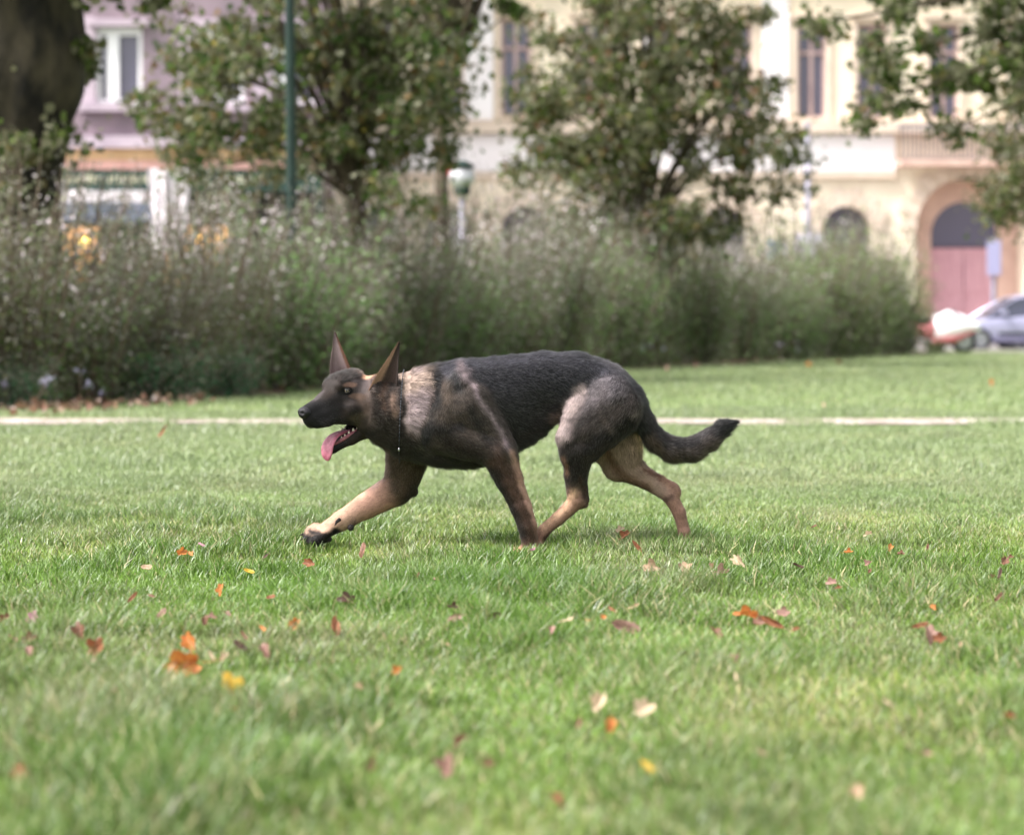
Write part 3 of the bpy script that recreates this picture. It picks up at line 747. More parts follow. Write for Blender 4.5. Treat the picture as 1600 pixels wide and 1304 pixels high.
def crown_points(blobs, n, D, depth, r, clump=0.22):
    """blobs: (px, py, rx, ry, weight) ellipses of the crown read at distance D; real depth 'depth' m. Returns leaf positions in clumps."""
    w = np.array([b[4]*b[2]*b[3] for b in blobs], float); w /= w.sum()
    nc = max(8, n//85); bi = r.choice(len(blobs), nc, p=w); B = np.array([b[:4] for b in blobs], float)[bi]
    q = r.normal(size=(nc, 3)); q /= np.linalg.norm(q, axis=1)[:, None]; q *= (r.random(nc)**.38)[:, None]
    px, py = B[:, 0]+q[:, 0]*B[:, 2], B[:, 1]+q[:, 1]*B[:, 3]
    cy = D+q[:, 2]*depth
    cx = (px-800)*D/FPX; cz = CH-(py-HOR)*D/FPX
    C = np.stack([cx, cy, cz], 1); per = n//nc
    cs = clump*(.6+.8*r.random(nc))
    P = np.repeat(C, per, 0)+r.normal(size=(nc*per, 3))*np.repeat(cs, per)[:, None]*np.array([.5, .5, .36])
    return P, C, np.repeat(r.random(nc), per)

def tree(name, label, base_px, D, blobs, n, depth, leaf, pal, w, trunk_r, fork_z, cat="tree", shape='broad', clump=.22, seed=1, lean=0, group=None, bark=None, zmin=None, base_xy=None):
    r = np.random.default_rng(seed)
    bxy = base_xy or (PX(base_px, D), D)
    root = empty(name, (bxy[0], bxy[1], 0)); off = np.array([bxy[0], bxy[1], 0])
    P, C, cid = crown_points(blobs, n, D, depth, r, clump)
    if zmin is not None:
        k = P[:, 2] > zmin; P = P[k]; cid = cid[k]
    cols = pick_cols(len(P), pal, w, r)*(.78+.44*cid)[:, None]
    me = leaf_cloud("crown", P-off, leaf*(.6+.7*r.random(len(P))), shape, cols, droop=.55, seed=seed)
    link("crown", me, M_leafA, root)
    # trunk with limbs reaching into the crown
    t = MB(); R = trunk_r
    top = Vector((lean, 0, fork_z))
    pts = [Vector((0, 0, -.05)), Vector((lean*.02, 0, .15)), Vector((lean*.3, .02, fork_z*.45)), top]
    t.tube(pts, [R*1.5, R*1.12, R*.95, R*.8], 14)
    tr = t.build("trunk", bark or M_bark, root, smooth=True)
    l = MB(); Cl = C-off; idx = r.choice(len(Cl), min(len(Cl), 34), replace=False)
    for i in idx:
        e = Vector(Cl[i]); s0 = top+Vector((0, 0, r.uniform(-.25, 0)*fork_z*.3))
        if e.z < .4: continue
        mid = s0.lerp(e, .5)+Vector((0, 0, .18*(e-s0).length))
        L_ = (e-s0).length; rr = min(R*.45, .012+.014*L_)
        pts = [s0, s0.lerp(mid, .5)+Vector((0, 0, .04*L_)), mid, mid.lerp(e, .55), e]
        l.tube(pts, [rr, rr*.8, rr*.6, rr*.35, rr*.12], 6, cap=False)
    l.build("limbs", bark or M_bark, root, smooth=True)
    tag(root, label, cat, group)
    return root
q_ = 0.3 if QUICK else 1.0
def N(n): return int(n*q_)
LS = 1.0 if not QUICK else 1.5
# loose tree behind the lamp post, crown down to head height
tree("plane_tree", "loose leafy plane tree behind the dark green lamp post", 560, 29.5,
     [(430, 90, 190, 150, 1.1), (330, 170, 110, 110, .8), (600, 120, 110, 160, 1.2), (500, 250, 160, 70, .9), (650, 60, 80, 90, 1.3), (640, 160, 90, 100, 1.2), (270, 140, 60, 100, .8), (290, 40, 80, 70, .5), (470, -160, 260, 140, .9), (500, -420, 220, 150, .5), (560, 310, 120, 40, .8), (400, 290, 110, 36, .7), (650, 200, 70, 90, .7), (280, 230, 50, 50, .5)],
     N(16500), 1.6, .096*LS, [G1, G2, G3, G4, OL, BR, YE], [3, 4, 3, 1.5, 3.2, 2.0, .15], .12, 2.2, seed=11, clump=.31)
# rounded tree in the middle
tree("lime_tree", "round crowned lime tree with see-through gaps in front of cream building", 1010, 41.0,
     [(1000, 110, 190, 120, 1.0), (930, 200, 150, 100, 1.2), (850, 130, 70, 100, .8), (1200, 150, 60, 90, .9), (880, 250, 90, 60, 1.), (1110, 180, 140, 120, 1.1), (1050, 280, 190, 70, 1.0), (900, 290, 110, 50, .7), (960, 30, 150, 70, 1.), (1130, 60, 90, 60, .8), (1200, 250, 60, 60, .7), (1000, -120, 170, 110, .9), (1000, 345, 190, 40, .8), (1150, 320, 90, 40, .7), (1215, 60, 26, 40, .6), (870, 10, 70, 30, .7), (860, 330, 70, 40, .6)],
     N(15500), 1.9, .118*LS, [G1, G2, G3, G4, OL, BR], [3, 4, 3, 1.5, 3.0, 1.5], .14, 2.4, seed=12, clump=.36)
# overhanging tree, upper right: its trunk stands beyond the right edge
tree("maple_tree", "broad leaved maple branch hanging in from the top right", 2050, 30.0,
     [(1480, 60, 150, 70, 1.1), (1400, 110, 75, 70, 1.0), (1370, 180, 40, 30, 1.0), (1500, 150, 60, 60, .9), (1590, 80, 90, 90, 1), (1340, 20, 70, 36, .9), (1500, -90, 200, 90, .8), (1750, 0, 220, 160, .8), (1900, -200, 300, 180, .6), (1440, 200, 40, 20, .5)],
     N(11000), 1.0, .115*LS, [G1, G2, G3, G4, OL, BR], [4, 4, 3, 1.5, 1.2, .4], .2, 3.4, seed=13, clump=.27)
tree("hanging_tree", "drooping olive green tree at the right edge before the big arch", 1640, 44.0,
     [(1590, 230, 75, 95, 1.1), (1600, 330, 62, 60, 1.1), (1575, 180, 60, 60, .8), (1650, 200, 110, 150, 1), (1650, 20, 120, 120, .8), (1560, 290, 36, 50, .6)],
     N(8000), 1.4, .10*LS, [G1, G2, G3, G4, OL, BR], [2, 3, 4, 3, 2.5, .8], .15, 2.2, seed=14, clump=.40)
# leaves hanging in from a tree above, centre top
tree("poplar_tree", "dark leaved bough hanging in at the top centre over the white wall", 690, 33.0,
     [(760, 10, 60, 30, 1.1), (700, 30, 26, 70, .7), (700, -100, 160, 90, .9), (735, -260, 190, 120, .8)],
     N(6000), .9, .115*LS, [G1, G2, G3, G4], [4, 4, 3, 1], .10, 3.6, seed=15, clump=.17)
# big old trunk, left edge
D = 23.0
bt = empty("old_plane_tree", (PX(20, D), D, 0)); tag(bt, "massive dark gnarled tree trunk at the left edge of the photo", "tree")
def bp(px, py): return ((px-20)*D/FPX, 0, CH-(py-HOR)*D/FPX)
V = []; F = []; rows = []
prof = [(640, -60, 140), (600, -50, 128), (500, -40, 112), (400, -32, 98), (330, -30, 92), (280, -30, 92), (240, -32, 98), (205, -36, 106), (175, -42, 122), (140, -50, 135), (100, -55, 138), (60, -55, 134), (20, -55, 132), (-60, -60, 132), (-160, -70, 140), (-300, -90, 160)]
n = 40
for i, (py, a, b_) in enumerate(prof):
    c = (a+b_)/2; R = (b_-a)/2*D/FPX; cx, _, z = bp(c, py); z = max(z, -.05) if i else -.05
    for k in range(n):
        t = 2*math.pi*k/n
        w_ = 1+.05*math.sin(3*t+i*.35)+.04*math.sin(7*t+i*1.3)+.035*math.sin(11*t-i*.9)+rnd.uniform(-.035, .035)
        V.append((cx+R*w_*math.cos(t), R*.85*w_*math.sin(t), z))
    if i:
        for k in range(n): F.append(((i-1)*n+k, (i-1)*n+(k+1) % n, i*n+(k+1) % n, i*n+k))
o = MB().add(V, F).build("trunk", M_bark2, bt, smooth=True)
s = o.modifiers.new("sub", 'SUBSURF'); s.levels = s.render_levels = 1
r = np.random.default_rng(31)
P, C, cid = crown_points([(60, -120, 260, 90, 1), (170, -10, 60, 26, .9), (112, 200, 24, 34, 1.2), (100, 250, 30, 30, 1.), (30, 265, 70, 50, .7), (128, 60, 14, 60, .4), (10, 60, 50, 90, .25), (200, 10, 50, 30, .5), (60, -350, 300, 160, .8), (120, 250, 20, 30, .2)], N(9000), D, 1.3, r, .2)
P[:, 1] -= .2
me = leaf_cloud("crown", P-np.array([bt.location.x, D, 0]), .10*LS*(.6+.7*r.random(len(P))), 'broad', pick_cols(len(P), [G1, G2, G3, OL], [3, 4, 3, 2], r)*(.8+.4*cid)[:, None], seed=31)
link("crown", me, M_leafA, bt)

# ---- shrubs of the hedge: upright stems thick with small leaves, pale seed heads on top
def shrub_mesh(seed, h, rad, nst, nlf, pal_low, pal_high, pale, leaf=.047):
    r = np.random.default_rng(seed)
    a = r.random(nst)*2*np.pi; q = np.sqrt(r.random(nst))*rad*.75
    bx_, by_ = q*np.cos(a)*.5, q*np.sin(a)*.5
    hh = h*(.42+.60*r.random(nst)**1.3)*(1-.28*(q/rad)**2)
    tx, ty = q*np.cos(a)*1.55+r.normal(size=nst)*.08, q*np.sin(a)*1.55+r.normal(size=nst)*.08
    st = MB()
    for i in range(nst):
        p0 = Vector((bx_[i], by_[i], 0)); p2 = Vector((tx[i], ty[i], hh[i])); p1 = p0.lerp(p2, .5)+Vector((0, 0, .1*h)); 
        st.tube([p0, p1, p2], [.011, .008, .003], 4, cap=False)
    i = r.integers(0, nst, nlf); u = r.beta(1.2, 1.9, nlf)
    mid = np.stack([(bx_+tx)/2, (by_+ty)/2, hh/2+.1*h], 1)[i]
    p0 = np.stack([bx_, by_, 0*bx_], 1)[i]; p2 = np.stack([tx, ty, hh], 1)[i]; U = u[:, None]
    P = (1-U)**2*p0+2*U*(1-U)*mid+U*U*p2
    P += r.normal(size=P.shape)*(.15*(1-.66*u)+.02)[:, None]
    P[:, 2] = np.abs(P[:, 2])+.02
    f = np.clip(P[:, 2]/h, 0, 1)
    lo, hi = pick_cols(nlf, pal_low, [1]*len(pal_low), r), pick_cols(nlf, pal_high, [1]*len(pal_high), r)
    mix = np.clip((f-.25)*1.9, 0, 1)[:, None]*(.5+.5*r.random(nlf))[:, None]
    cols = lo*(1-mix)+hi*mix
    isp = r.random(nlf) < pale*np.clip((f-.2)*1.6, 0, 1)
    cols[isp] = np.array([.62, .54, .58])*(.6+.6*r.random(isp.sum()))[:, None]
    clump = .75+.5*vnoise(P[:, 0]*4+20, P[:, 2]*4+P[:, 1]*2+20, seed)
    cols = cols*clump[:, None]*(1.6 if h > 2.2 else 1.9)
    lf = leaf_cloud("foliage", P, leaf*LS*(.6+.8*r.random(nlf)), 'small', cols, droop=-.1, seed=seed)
    return st, lf
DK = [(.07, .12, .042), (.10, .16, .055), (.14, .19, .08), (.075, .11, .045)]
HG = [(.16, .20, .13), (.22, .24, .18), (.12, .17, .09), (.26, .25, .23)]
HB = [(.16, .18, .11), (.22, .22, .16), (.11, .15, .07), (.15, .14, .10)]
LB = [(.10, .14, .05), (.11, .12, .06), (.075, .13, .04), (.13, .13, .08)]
kinds = {}
for key, args in {'grey': (51, 2.75, .95, 90, N(11500), DK, HG, .34), 'brown': (52, 2.6, .9, 90, N(10500), LB, HB, .26),
                  'green': (53, 1.95, .95, 90, N(14000), DK, [(.11, .19, .06), (.15, .22, .08), (.17, .22, .11)], .05),
                  'grey2': (54, 2.9, 1.0, 80, N(11500), DK, HG+[(.30, .27, .27)], .42), 'low': (55, .75, .55, 50, N(6000), [(.04, .10, .05), (.05, .12, .06), (.03, .07, .03)], [(.06, .12, .06)], .0)}.items():
    st, lf = shrub_mesh(*args)
    sm_ = bpy.data.meshes.new("stems"); sm_.from_pydata(st.v, [], st.f); sm_.materials.append(M_twig); lf.materials.append(M_shrub)
    kinds[key] = (sm_, lf)
def shrub(px, dD, key, sc, rz, label=None, sz=None):
    D = hedge_D(px)+dD; x = PX(px, D) if dD < 1 else PX(px, D)
    root = empty("shrub", (x, D, 0), rz); root.scale = (sc, sc, (sz or sc)*(1+.13*math.sin(px*1.7)))
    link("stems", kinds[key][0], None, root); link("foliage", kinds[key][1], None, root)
    tag(root, label, "shrub", "shrubs of the hedge behind the lawn")
    return root
S_ = [
 (-110, .9, 'brown', 1.0, .3, "brown tinged shrub cut by the left edge, front row"),
 (20, .9, 'brown', 1.0, 1.3, "brown grey shrub at the foot of the massive tree trunk"),
 (130, 1.0, 'grey', .93, 2.1, "grey shrub under the lit shop window, second in the front row"),
 (235, .8, 'brown', .95, 3.3, "brownish shrub below the white cloth banner, front row"),
 (335, 1.0, 'grey', 1.06, .7, "feathery grey shrub between cloth banner and green lamp post"),
 (440, .9, 'green', 1.2, 1.9, "dark green shrub at the foot of the tall lamp post"),
 (535, 1.0, 'grey2', 1.0, 2.9, "grey feathery shrub straight behind the dog's ears"),
 (625, 1.0, 'grey', 1.0, 4.2, "grey green shrub behind the dog's neck"),
 (705, 1.1, 'green', 1.25, .2, "green shrub under the white globe lamp"),
 (790, 1.1, 'grey2', 1.0, 5.1, "pale flecked shrub behind the dog's shoulders"),
 (865, 1.2, 'grey', 1.08, 1.1, "tall grey shrub behind the middle of the dog's back"),
 (940, 1.2, 'green', 1.2, 2.3, "green shrub behind the dog's rump"),
 (1010, 1.3, 'grey2', 1.04, 3.7, "feathery grey shrub just right of the dog's rump, below the lime tree"),
 (1080, 1.3, 'green', 1.15, 4.9, "dense green shrub above the dog's tail"),
 (1150, 1.4, 'grey', .95, 5.8, "grey green shrub left of the notice board"),
 (1215, 1.4, 'green', 1.35, .9, "dense green shrub under the blue sign"),
 (1275, 1.5, 'green', 1.42, 2.0, "bushy green shrub in front of the notice board"),
 (1335, 1.5, 'green', 1.55, 3.1, "tallest green shrub, before the small arched window"),
 (1390, 1.5, 'green', 1.3, 4.4, "green shrub, second from the right end of the hedge"),
 (1462, 1.0, 'green', .36, 5.2, "last small shrub at the right end of the hedge beside the motorcycle"),
]
for a in S_: shrub(*a, sz=(a[3]*.74 if 60 < a[0] < 260 else a[3]*.92 if a[0] < 760 else a[3]))
B_ = [(-60, 'grey2', 1.0), (75, 'grey2', 1.03), (190, 'brown', 1.05), (290, 'grey2', .98), (390, 'grey', 1.12), (490, 'grey2', 1.1), (585, 'grey', 1.1), (665, 'grey2', 1.1), (750, 'grey', 1.12), (828, 'grey2', 1.15),
      (905, 'grey2', 1.15), (980, 'grey', 1.2), (1050, 'grey2', 1.12), (1120, 'grey', 1.1), (1185, 'grey', 1.25), (1250, 'green', 1.6), (1305, 'grey', 1.25), (1365, 'grey', 1.2)]
names_b = ["at the left edge", "behind the foot of the massive trunk", "below the shop sign", "under the cloth banner", "left of the tall lamp post", "right of the tall lamp post", "above the dog's ears", "left of the globe lamp", "right of the globe lamp",
           "above the dog's shoulders", "above the dog's back", "above the dog's rump", "left under the lime tree", "beside the white van", "between van and blue sign", "right of the notice board", "before the small arched window", "near the right end"]
for (px, key, sc), nm in zip(B_, names_b):
    shrub(px, 2.6, key, sc, px*.37, sz=(sc*.80 if 60 < px < 260 else sc*.92 if px < 760 else sc), label="back row shrub showing over the front row, "+nm)
lb = shrub(250, .15, 'low', .9, .4, "low bluish green bush at the hedge foot below the cloth banner")
lb = shrub(345, .1, 'low', .7, 1.9, "small low green bush at the hedge foot left of the tall lamp post")
lb = shrub(30, .1, 'low', .55, 2.9, "small low green plant at the hedge foot below the massive trunk")
# pale lilac flowers at the hedge foot
M_flo = mat_leafy("lilac_petal", transl=.3, gloss=.05)
def flowers(px, py, w_, n, label, D=None):
    D = D or hedge_D(px)-.1; r = np.random.default_rng(px)
    root = empty("flower_clump", (PX(px, D), D, 0))
    C = np.stack([r.normal(size=n)*w_, r.normal(size=n)*.15, np.abs(r.normal(size=n))*.12+W(0, py, D)[2]], 1)
    P = np.repeat(C, 7, 0)+r.normal(size=(n*7, 3))*.012
    link("blossoms", leaf_cloud("blossoms", P, np.full(len(P), .055), 'small', np.tile([[.62, .58, .80]], (len(P), 1)), seed=px), M_flo, root)
    st = MB()
    for c in C: st.tube([(c[0]*.6, c[1], 0), tuple(c)], [.008, .004], 4)
    st.build("stalks", M_twig, root)
    C2 = C[r.integers(0, n, n*14)]*np.array([1, 1, 1])*np.stack([np.ones(n*14), np.ones(n*14), r.random(n*14)], 1)+r.normal(size=(n*14, 3))*.05
    C2[:, 2] = np.abs(C2[:, 2])
    link("leaves", leaf_cloud("leaves", C2, np.full(len(C2), .06), 'small', pick_cols(len(C2), DK, [1]*4, r), seed=px+1), M_leafA, root)
    tag(root, label, "flowers", "flower clumps at the foot of the hedge")
flowers(985, 545, .30, 22, "pale lilac flower clump at the hedge foot right of the dog's rump")  # blossoms placed where pale flecks of parked vehicles show through the hedge
flowers(20, 615, .22, 3, "few mauve flowers at the hedge foot, left edge")
flowers(135, 612, .16, 3, "few mauve flowers at the hedge foot below the shop")
flowers(1232, 548, .2, 7, "reddish lilac flowers at the hedge foot under the notice board")

# ================================================================== FALLEN LEAVES
def leaf_mesh(seed, kind):
    r = random.Random(seed); n = 15
    pts = []
    for i in range(n*2):
        t = 2*math.pi*i/(n*2)
        if kind == 'lobed': q = .34+.16*abs(math.cos(2.5*t))**1.2+.05*math.cos(t)+r.uniform(-.03, .03)
        else: q = .5*(1-.42*abs(math.sin(t))**1.1)+r.uniform(-.025, .025)
        pts.append((q*math.cos(t), q*math.sin(t)*(1.0 if kind == 'lobed' else .8)))
    c1, c2 = r.uniform(.6, 1.8), r.uniform(-.5, .9)
    z = lambda x, y: c1*y*y+c2*x*x*.6+.10*math.sin(7*x+seed)*y+.03*math.sin(16*y+3*x)
    V = [(0, 0, 0)]; F = []
    for ring in (.4, .75, 1.0):
        for x, y in pts: V.append((x*ring, y*ring, z(x*ring, y*ring)))
    m_ = len(pts)
    for k in range(m_): F.append((0, 1+k, 1+(k+1) % m_))
    for g in range(2):
        for k in range(m_):
            a = 1+g*m_; F.append((a+k, a+m_+k, a+m_+(k+1) % m_, a+(k+1) % m_))
    b0 = len(V)                                   # stalk
    for j in range(5):
        u = j/4; c = Vector((-.42-.5*u, .05*math.sin(u*3), z(-.42, 0)+.12*u*u)); w_ = .014*(1-.4*u)
        V += [tuple(c+Vector((0, w_, 0))), tuple(c+Vector((0, -w_, 0))), tuple(c+Vector((0, 0, w_*1.6)))]
        if j:
            for k in range(3): F.append((b0+(j-1)*3+k, b0+(j-1)*3+(k+1) % 3, b0+j*3+(k+1) % 3, b0+j*3+k))
    me = bpy.data.meshes.new("fallen_leaf"); me.from_pydata(V, [], F)
    for p in me.polygons: p.use_smooth = True
    return me
def mat_deadleaf(name, c1, c2, vein):
    m, t, b = mat_new(name); L = t.links.new
    tc = t.nodes.new("ShaderNodeTexCoord"); n = t.nodes.new("ShaderNodeTexNoise"); n.inputs['Scale'].default_value = 5; n.inputs['Detail'].default_value = 6
    L(tc.outputs['Object'], n.inputs['Vector'])
    r = t.nodes.new("ShaderNodeValToRGB"); e = r.color_ramp.elements; e[0].position = .38; e[1].position = .6
    e[0].color = (*lin(c1), 1); e[1].color = (*lin(c2), 1); L(n.outputs['Fac'], r.inputs['Fac'])
    wv = t.nodes.new("ShaderNodeTexVoronoi"); wv.feature = 'DISTANCE_TO_EDGE'; wv.inputs['Scale'].default_value = 4.5; L(tc.outputs['Object'], wv.inputs['Vector'])
    mr = t.nodes.new("ShaderNodeMapRange"); mr.inputs['From Max'].default_value = .05; mr.inputs['To Min'].default_value = .55; mr.inputs['To Max'].default_value = 0
    L(wv.outputs['Distance'], mr.inputs['Value'])
    mx = t.nodes.new("ShaderNodeMix"); mx.data_type = 'RGBA'; L(mr.outputs[0], mx.inputs[0]); L(r.outputs[0], mx.inputs[6]); mx.inputs[7].default_value = (*lin(vein), 1)
    d = t.nodes.new("ShaderNodeBsdfTranslucent"); L(mx.outputs[2], d.inputs[0]); L(mx.outputs[2], b.inputs['Base Color']); b.inputs['Roughness'].default_value = .6
    ms = t.nodes.new("ShaderNodeMixShader"); ms.inputs[0].default_value = .3; L(b.outputs[0], ms.inputs[1]); L(d.outputs[0], ms.inputs[2])
    L(ms.outputs[0], t.nodes["Material Output"].inputs['Surface'])
    return m
LC = {'orange': ((176, 96, 48), (200, 130, 66), (128, 72, 44)), 'rust': ((116, 70, 48), (150, 94, 62), (84, 54, 40)), 'brown': ((98, 66, 52), (134, 94, 74), (80, 54, 44)),
      'dark brown': ((66, 48, 40), (92, 66, 54), (56, 40, 34)), 'pinkish': ((140, 104, 94), (166, 130, 118), (104, 72, 64)), 'cream': ((190, 166, 138), (206, 184, 156), (160, 134, 108)),
      'tan': ((158, 130, 104), (180, 152, 124), (128, 102, 82)), 'yellow': ((204, 160, 50), (220, 184, 76), (170, 120, 46)), 'mauve': ((140, 96, 108), (168, 124, 134), (110, 76, 86))}
LM = {k: mat_deadleaf(k.replace(' ', '_')+"_leaf", *v) for k, v in LC.items()}
shapes = [(leaf_mesh(200+i, 'lobed' if i % 3 else 'oval')) for i in range(9)]
meshes = {}
def leaf_data(ci, si):
    if (ci, si) not in meshes:
        me = shapes[si].copy(); me.name = "fallen_leaf"; me.materials.clear(); me.materials.append(LM[ci]); meshes[ci, si] = me
    return meshes[ci, si]
# photo column, row, size in photo pixels, colour, (own label)
FL = [
 (283,865,17,'orange',"left one of a pair of small orange leaves left of the dog's raised paw"), (297,867,15,'orange',"right one of a pair of small orange leaves left of the dog's raised paw"),
 (315,853,16,'mauve',"mauve grey leaf just above the pair of small orange leaves"), (230,888,22,'tan',"narrow tan leaf standing on edge left of the yellow leaf"), (390,894,20,'yellow',"small yellow leaf lower left of the dog's raised paw"),
 (482,881,19,'rust',"rust orange leaf upright in the grass just below the dog's raised paw"), (567,863,36,'brown',"curled brown leaf lying right of the dog's raised paw"),
 (415,871,13,'dark brown',None), (345,922,19,'orange',None), (424,935,18,'rust',"rust leaf beside a brown stalk, halfway between yellow leaf and curled dark leaf"), (543,940,30,'dark brown',"dark brown leaf standing curled below the raised paw"),
 (650,902,12,'brown',None), (681,907,11,'pinkish',None), (52,968,28,'mauve',"mauve brown leaf in the grass near the left edge"), (8,968,20,'brown',None), (252,962,26,'pinkish',"pinkish brown leaf above the big orange leaf"),
 (207,935,20,'rust',None), (237,933,14,'brown',None), (124,991,32,'brown',"brown leaf left of the big orange leaf, near a rust one"), (22,1000,24,'pinkish',"pinkish leaf standing up by the left edge"), (45,1001,26,'brown',"brown leaf leaning on the pinkish leaf by the left edge"),
 (45,1021,18,'pinkish',None), (150,1016,36,'rust',"rust brown leaf left of the big orange leaf"), (146,1034,14,'pinkish',None), (295,1004,34,'orange',"orange leaf on edge just above the big bright orange leaf"), (288,1042,58,'orange',"biggest bright orange leaf standing upright, lower left of the lawn"),
 (360,1078,48,'yellow',"golden yellow leaf low in the grass right of the biggest orange leaf"), (460,978,24,'orange',"orange leaf right of the pale stalks, below the curled dark leaf"), (523,983,42,'rust',"ragged rust leaf under the curled dark brown leaf"),
 (706,951,18,'dark brown',None), (712,967,28,'pinkish',"pinkish leaf upright, left of a pair in mid lawn"), (741,953,24,'pinkish',"pinkish leaf upright, right of a pair in mid lawn"), (770,966,30,'dark brown',"dark brown leaf right of the upright pinkish pair"),
 (330,1027,20,'cream',None), (350,1030,17,'cream',None), (411,985,14,'orange',None), (382,996,20,'brown',None), (375,1011,26,'dark brown',"dark grey brown leaf right of the orange leaf on edge"), (415,1020,28,'pinkish',"pinkish leaf lying flat below the orange leaf in left mid lawn"),
 (332,967,17,'pinkish',None), (320,973,20,'brown',None), (355,962,16,'brown',None), (620,1052,19,'orange',"small orange leaf alone in the central foreground grass"), (182,1090,28,'tan',"tan brown leaf low in the grass left of the golden leaf"), (119,1087,14,'dark brown',None), (86,1075,14,'pinkish',None), (216,1070,13,'pinkish',None),
 (365,1113,16,'rust',"rust leaf right under the golden yellow leaf"), (415,1106,17,'pinkish',None), (577,1198,34,'brown',"brown leaf upright at the bottom of the lawn, left of centre"), (590,1137,24,'cream',"small whitish leaf in the central foreground"), (703,1203,44,'pinkish',"salmon pink leaf at the bottom edge, centre"),
 (762,1198,22,'brown',None), (33,1212,34,'rust',"rust leaf at the bottom left corner of the lawn"), (720,1160,32,'brown',"brown leaf half sunk in grass above the salmon pink leaf"), (77,1160,20,'tan',None), (475,1186,26,'pinkish',None),
 (1015,891,27,'tan',"left tan leaf of the pale row below the dog's tail"), (1070,891,30,'tan',"middle tan leaf of the pale row below the dog's tail"), (1125,898,30,'pinkish',"pinkish leaf ending the pale row below the dog's tail"), (1152,878,24,'cream',"cream leaf on edge above the pale row, right"), (1112,887,14,'brown',None),
 (977,838,20,'rust',"rust leaf in the tufts between the dog's hind feet"), (968,830,15,'cream',None), (995,855,24,'rust',"long rust leaf under the dog's hind feet"), (1272,824,10,'brown',None), (1357,836,14,'cream',None), (1325,865,15,'orange',None), (1390,858,17,'orange',"bright little orange leaf at right, level with the dog's feet"),
 (1407,867,12,'brown',None), (1449,857,12,'brown',None), (1357,882,15,'pinkish',None), (1359,895,16,'brown',None), (1247,886,20,'dark brown',"dark curled leaf in mid lawn right of the cream leaf"), (1570,878,18,'brown',None), (1578,873,12,'brown',None), (1562,900,22,'dark brown',"dark brown leaf near the right edge, largest of a trio"), (1552,903,12,'brown',None), (1560,935,20,'brown',"brown leaf below the dark trio at the right edge"),
 (942,912,22,'brown',"brown leaf standing on edge, below the dog's hind legs"), (1300,912,18,'pinkish',None), (1309,921,12,'rust',None), (957,955,18,'rust',None), (942,967,14,'orange',None), (978,981,48,'pinkish',"large pinkish brown leaf in right centre lawn"), (885,972,24,'cream',"whitish leaf left of the large pinkish brown leaf"), (862,985,18,'pinkish',None), (918,971,10,'orange',None),
 (990,950,24,'tan',None), (1168,964,38,'orange',"left half of the orange pair in right mid lawn"), (1203,974,44,'rust',"ragged rust orange leaf, right one of the pair in right mid lawn"), (1222,960,24,'pinkish',None), (1244,985,12,'rust',None), (1120,993,24,'brown',"brown leaf in the tuft left of the orange pair"), (1184,975,20,'brown',None),
 (1438,979,26,'rust',"red brown leaf, upper of a joined pair at right"), (1452,992,34,'pinkish',"pink brown leaf, lower of a joined pair at right"), (1466,1000,20,'rust',None), (1070,1026,14,'dark brown',None), (1145,1031,18,'pinkish',None), (935,1100,38,'cream',"pale pinkish leaf upright in the foreground tufts"), (1007,1111,46,'cream',"biggest cream leaf lying in the right centre foreground"),
 (905,1133,20,'brown',None), (953,1137,24,'orange',"orange leaf below the biggest cream leaf"), (1577,1120,20,'rust',None), (1012,1204,38,'yellow',"pale yellow leaf at the bottom edge, right of centre"), (1457,951,12,'orange',None), (832,861,14,'mauve',"mauve leaf at the dog's planted front foot"),
 (1385,1100,18,'cream',None), (1150,1060,15,'cream',None), (1500,1010,13,'tan',None), (700,1010,12,'tan',None), (560,1075,14,'tan',None), (255,675,20,'rust',"rust leaf on the lawn just below the path"), (1040,577,14,'pinkish',None), (1087,571,13,'pinkish',None), (1310,567,11,'rust',None), (1263,571,11,'orange',None), (1550,597,11,'orange',None), (1287,634,8,'cream',None),
 (240,1262,30,'brown',"brown leaf at the very bottom of the view, left"), (870,1255,28,'rust',"rust leaf at the very bottom of the view, centre"), (1340,1240,30,'tan',"tan leaf at the very bottom of the view, right"), (1190,1180,18,'tan',None), (1450,1180,20,'pinkish',None),
]
r = random.Random(5)
side = {'orange': 'orange', 'rust': 'rust', 'brown': 'brown', 'dark brown': 'dark brown', 'pinkish': 'pinkish', 'cream': 'cream', 'tan': 'tan', 'mauve': 'mauve', 'yellow': 'yellow'}
def fallen(px, py, sp, ci, label, lift=.050, group="fallen leaves scattered on the lawn"):
    lift += .008 if sp < 22 else 0; D = FPX*(CH-lift)/(py-HOR); s_ = sp*D/FPX*(1.1 if sp < 30 else 1.05)
    o = link("fallen_leaf", leaf_data(ci, r.randrange(9)))
    o.location = (PX(px, D), D, lift+.004)
    o.scale = (s_*r.uniform(.9, 1.1), s_*r.uniform(.45, .8) if sp < 46 else s_*.8, s_*r.uniform(.7, 1.5))
    tilt = 80 if sp > 46 else r.uniform(35, 75) if sp > 16 else r.uniform(20, 60)
    # tilted up towards a viewer standing on the lawn, turned at random
    o.rotation_euler = (Matrix.Rotation(math.radians(r.uniform(-35, 35)), 4, 'Z') @ Matrix.Rotation(math.radians(tilt), 4, 'X') @ Matrix.Rotation(r.uniform(0, 6.28), 4, 'Z')).to_euler()
    tag(o, label, "leaf", group)
BIG = [(a, b_, l) for a, b_, c, d, l in FL if l]
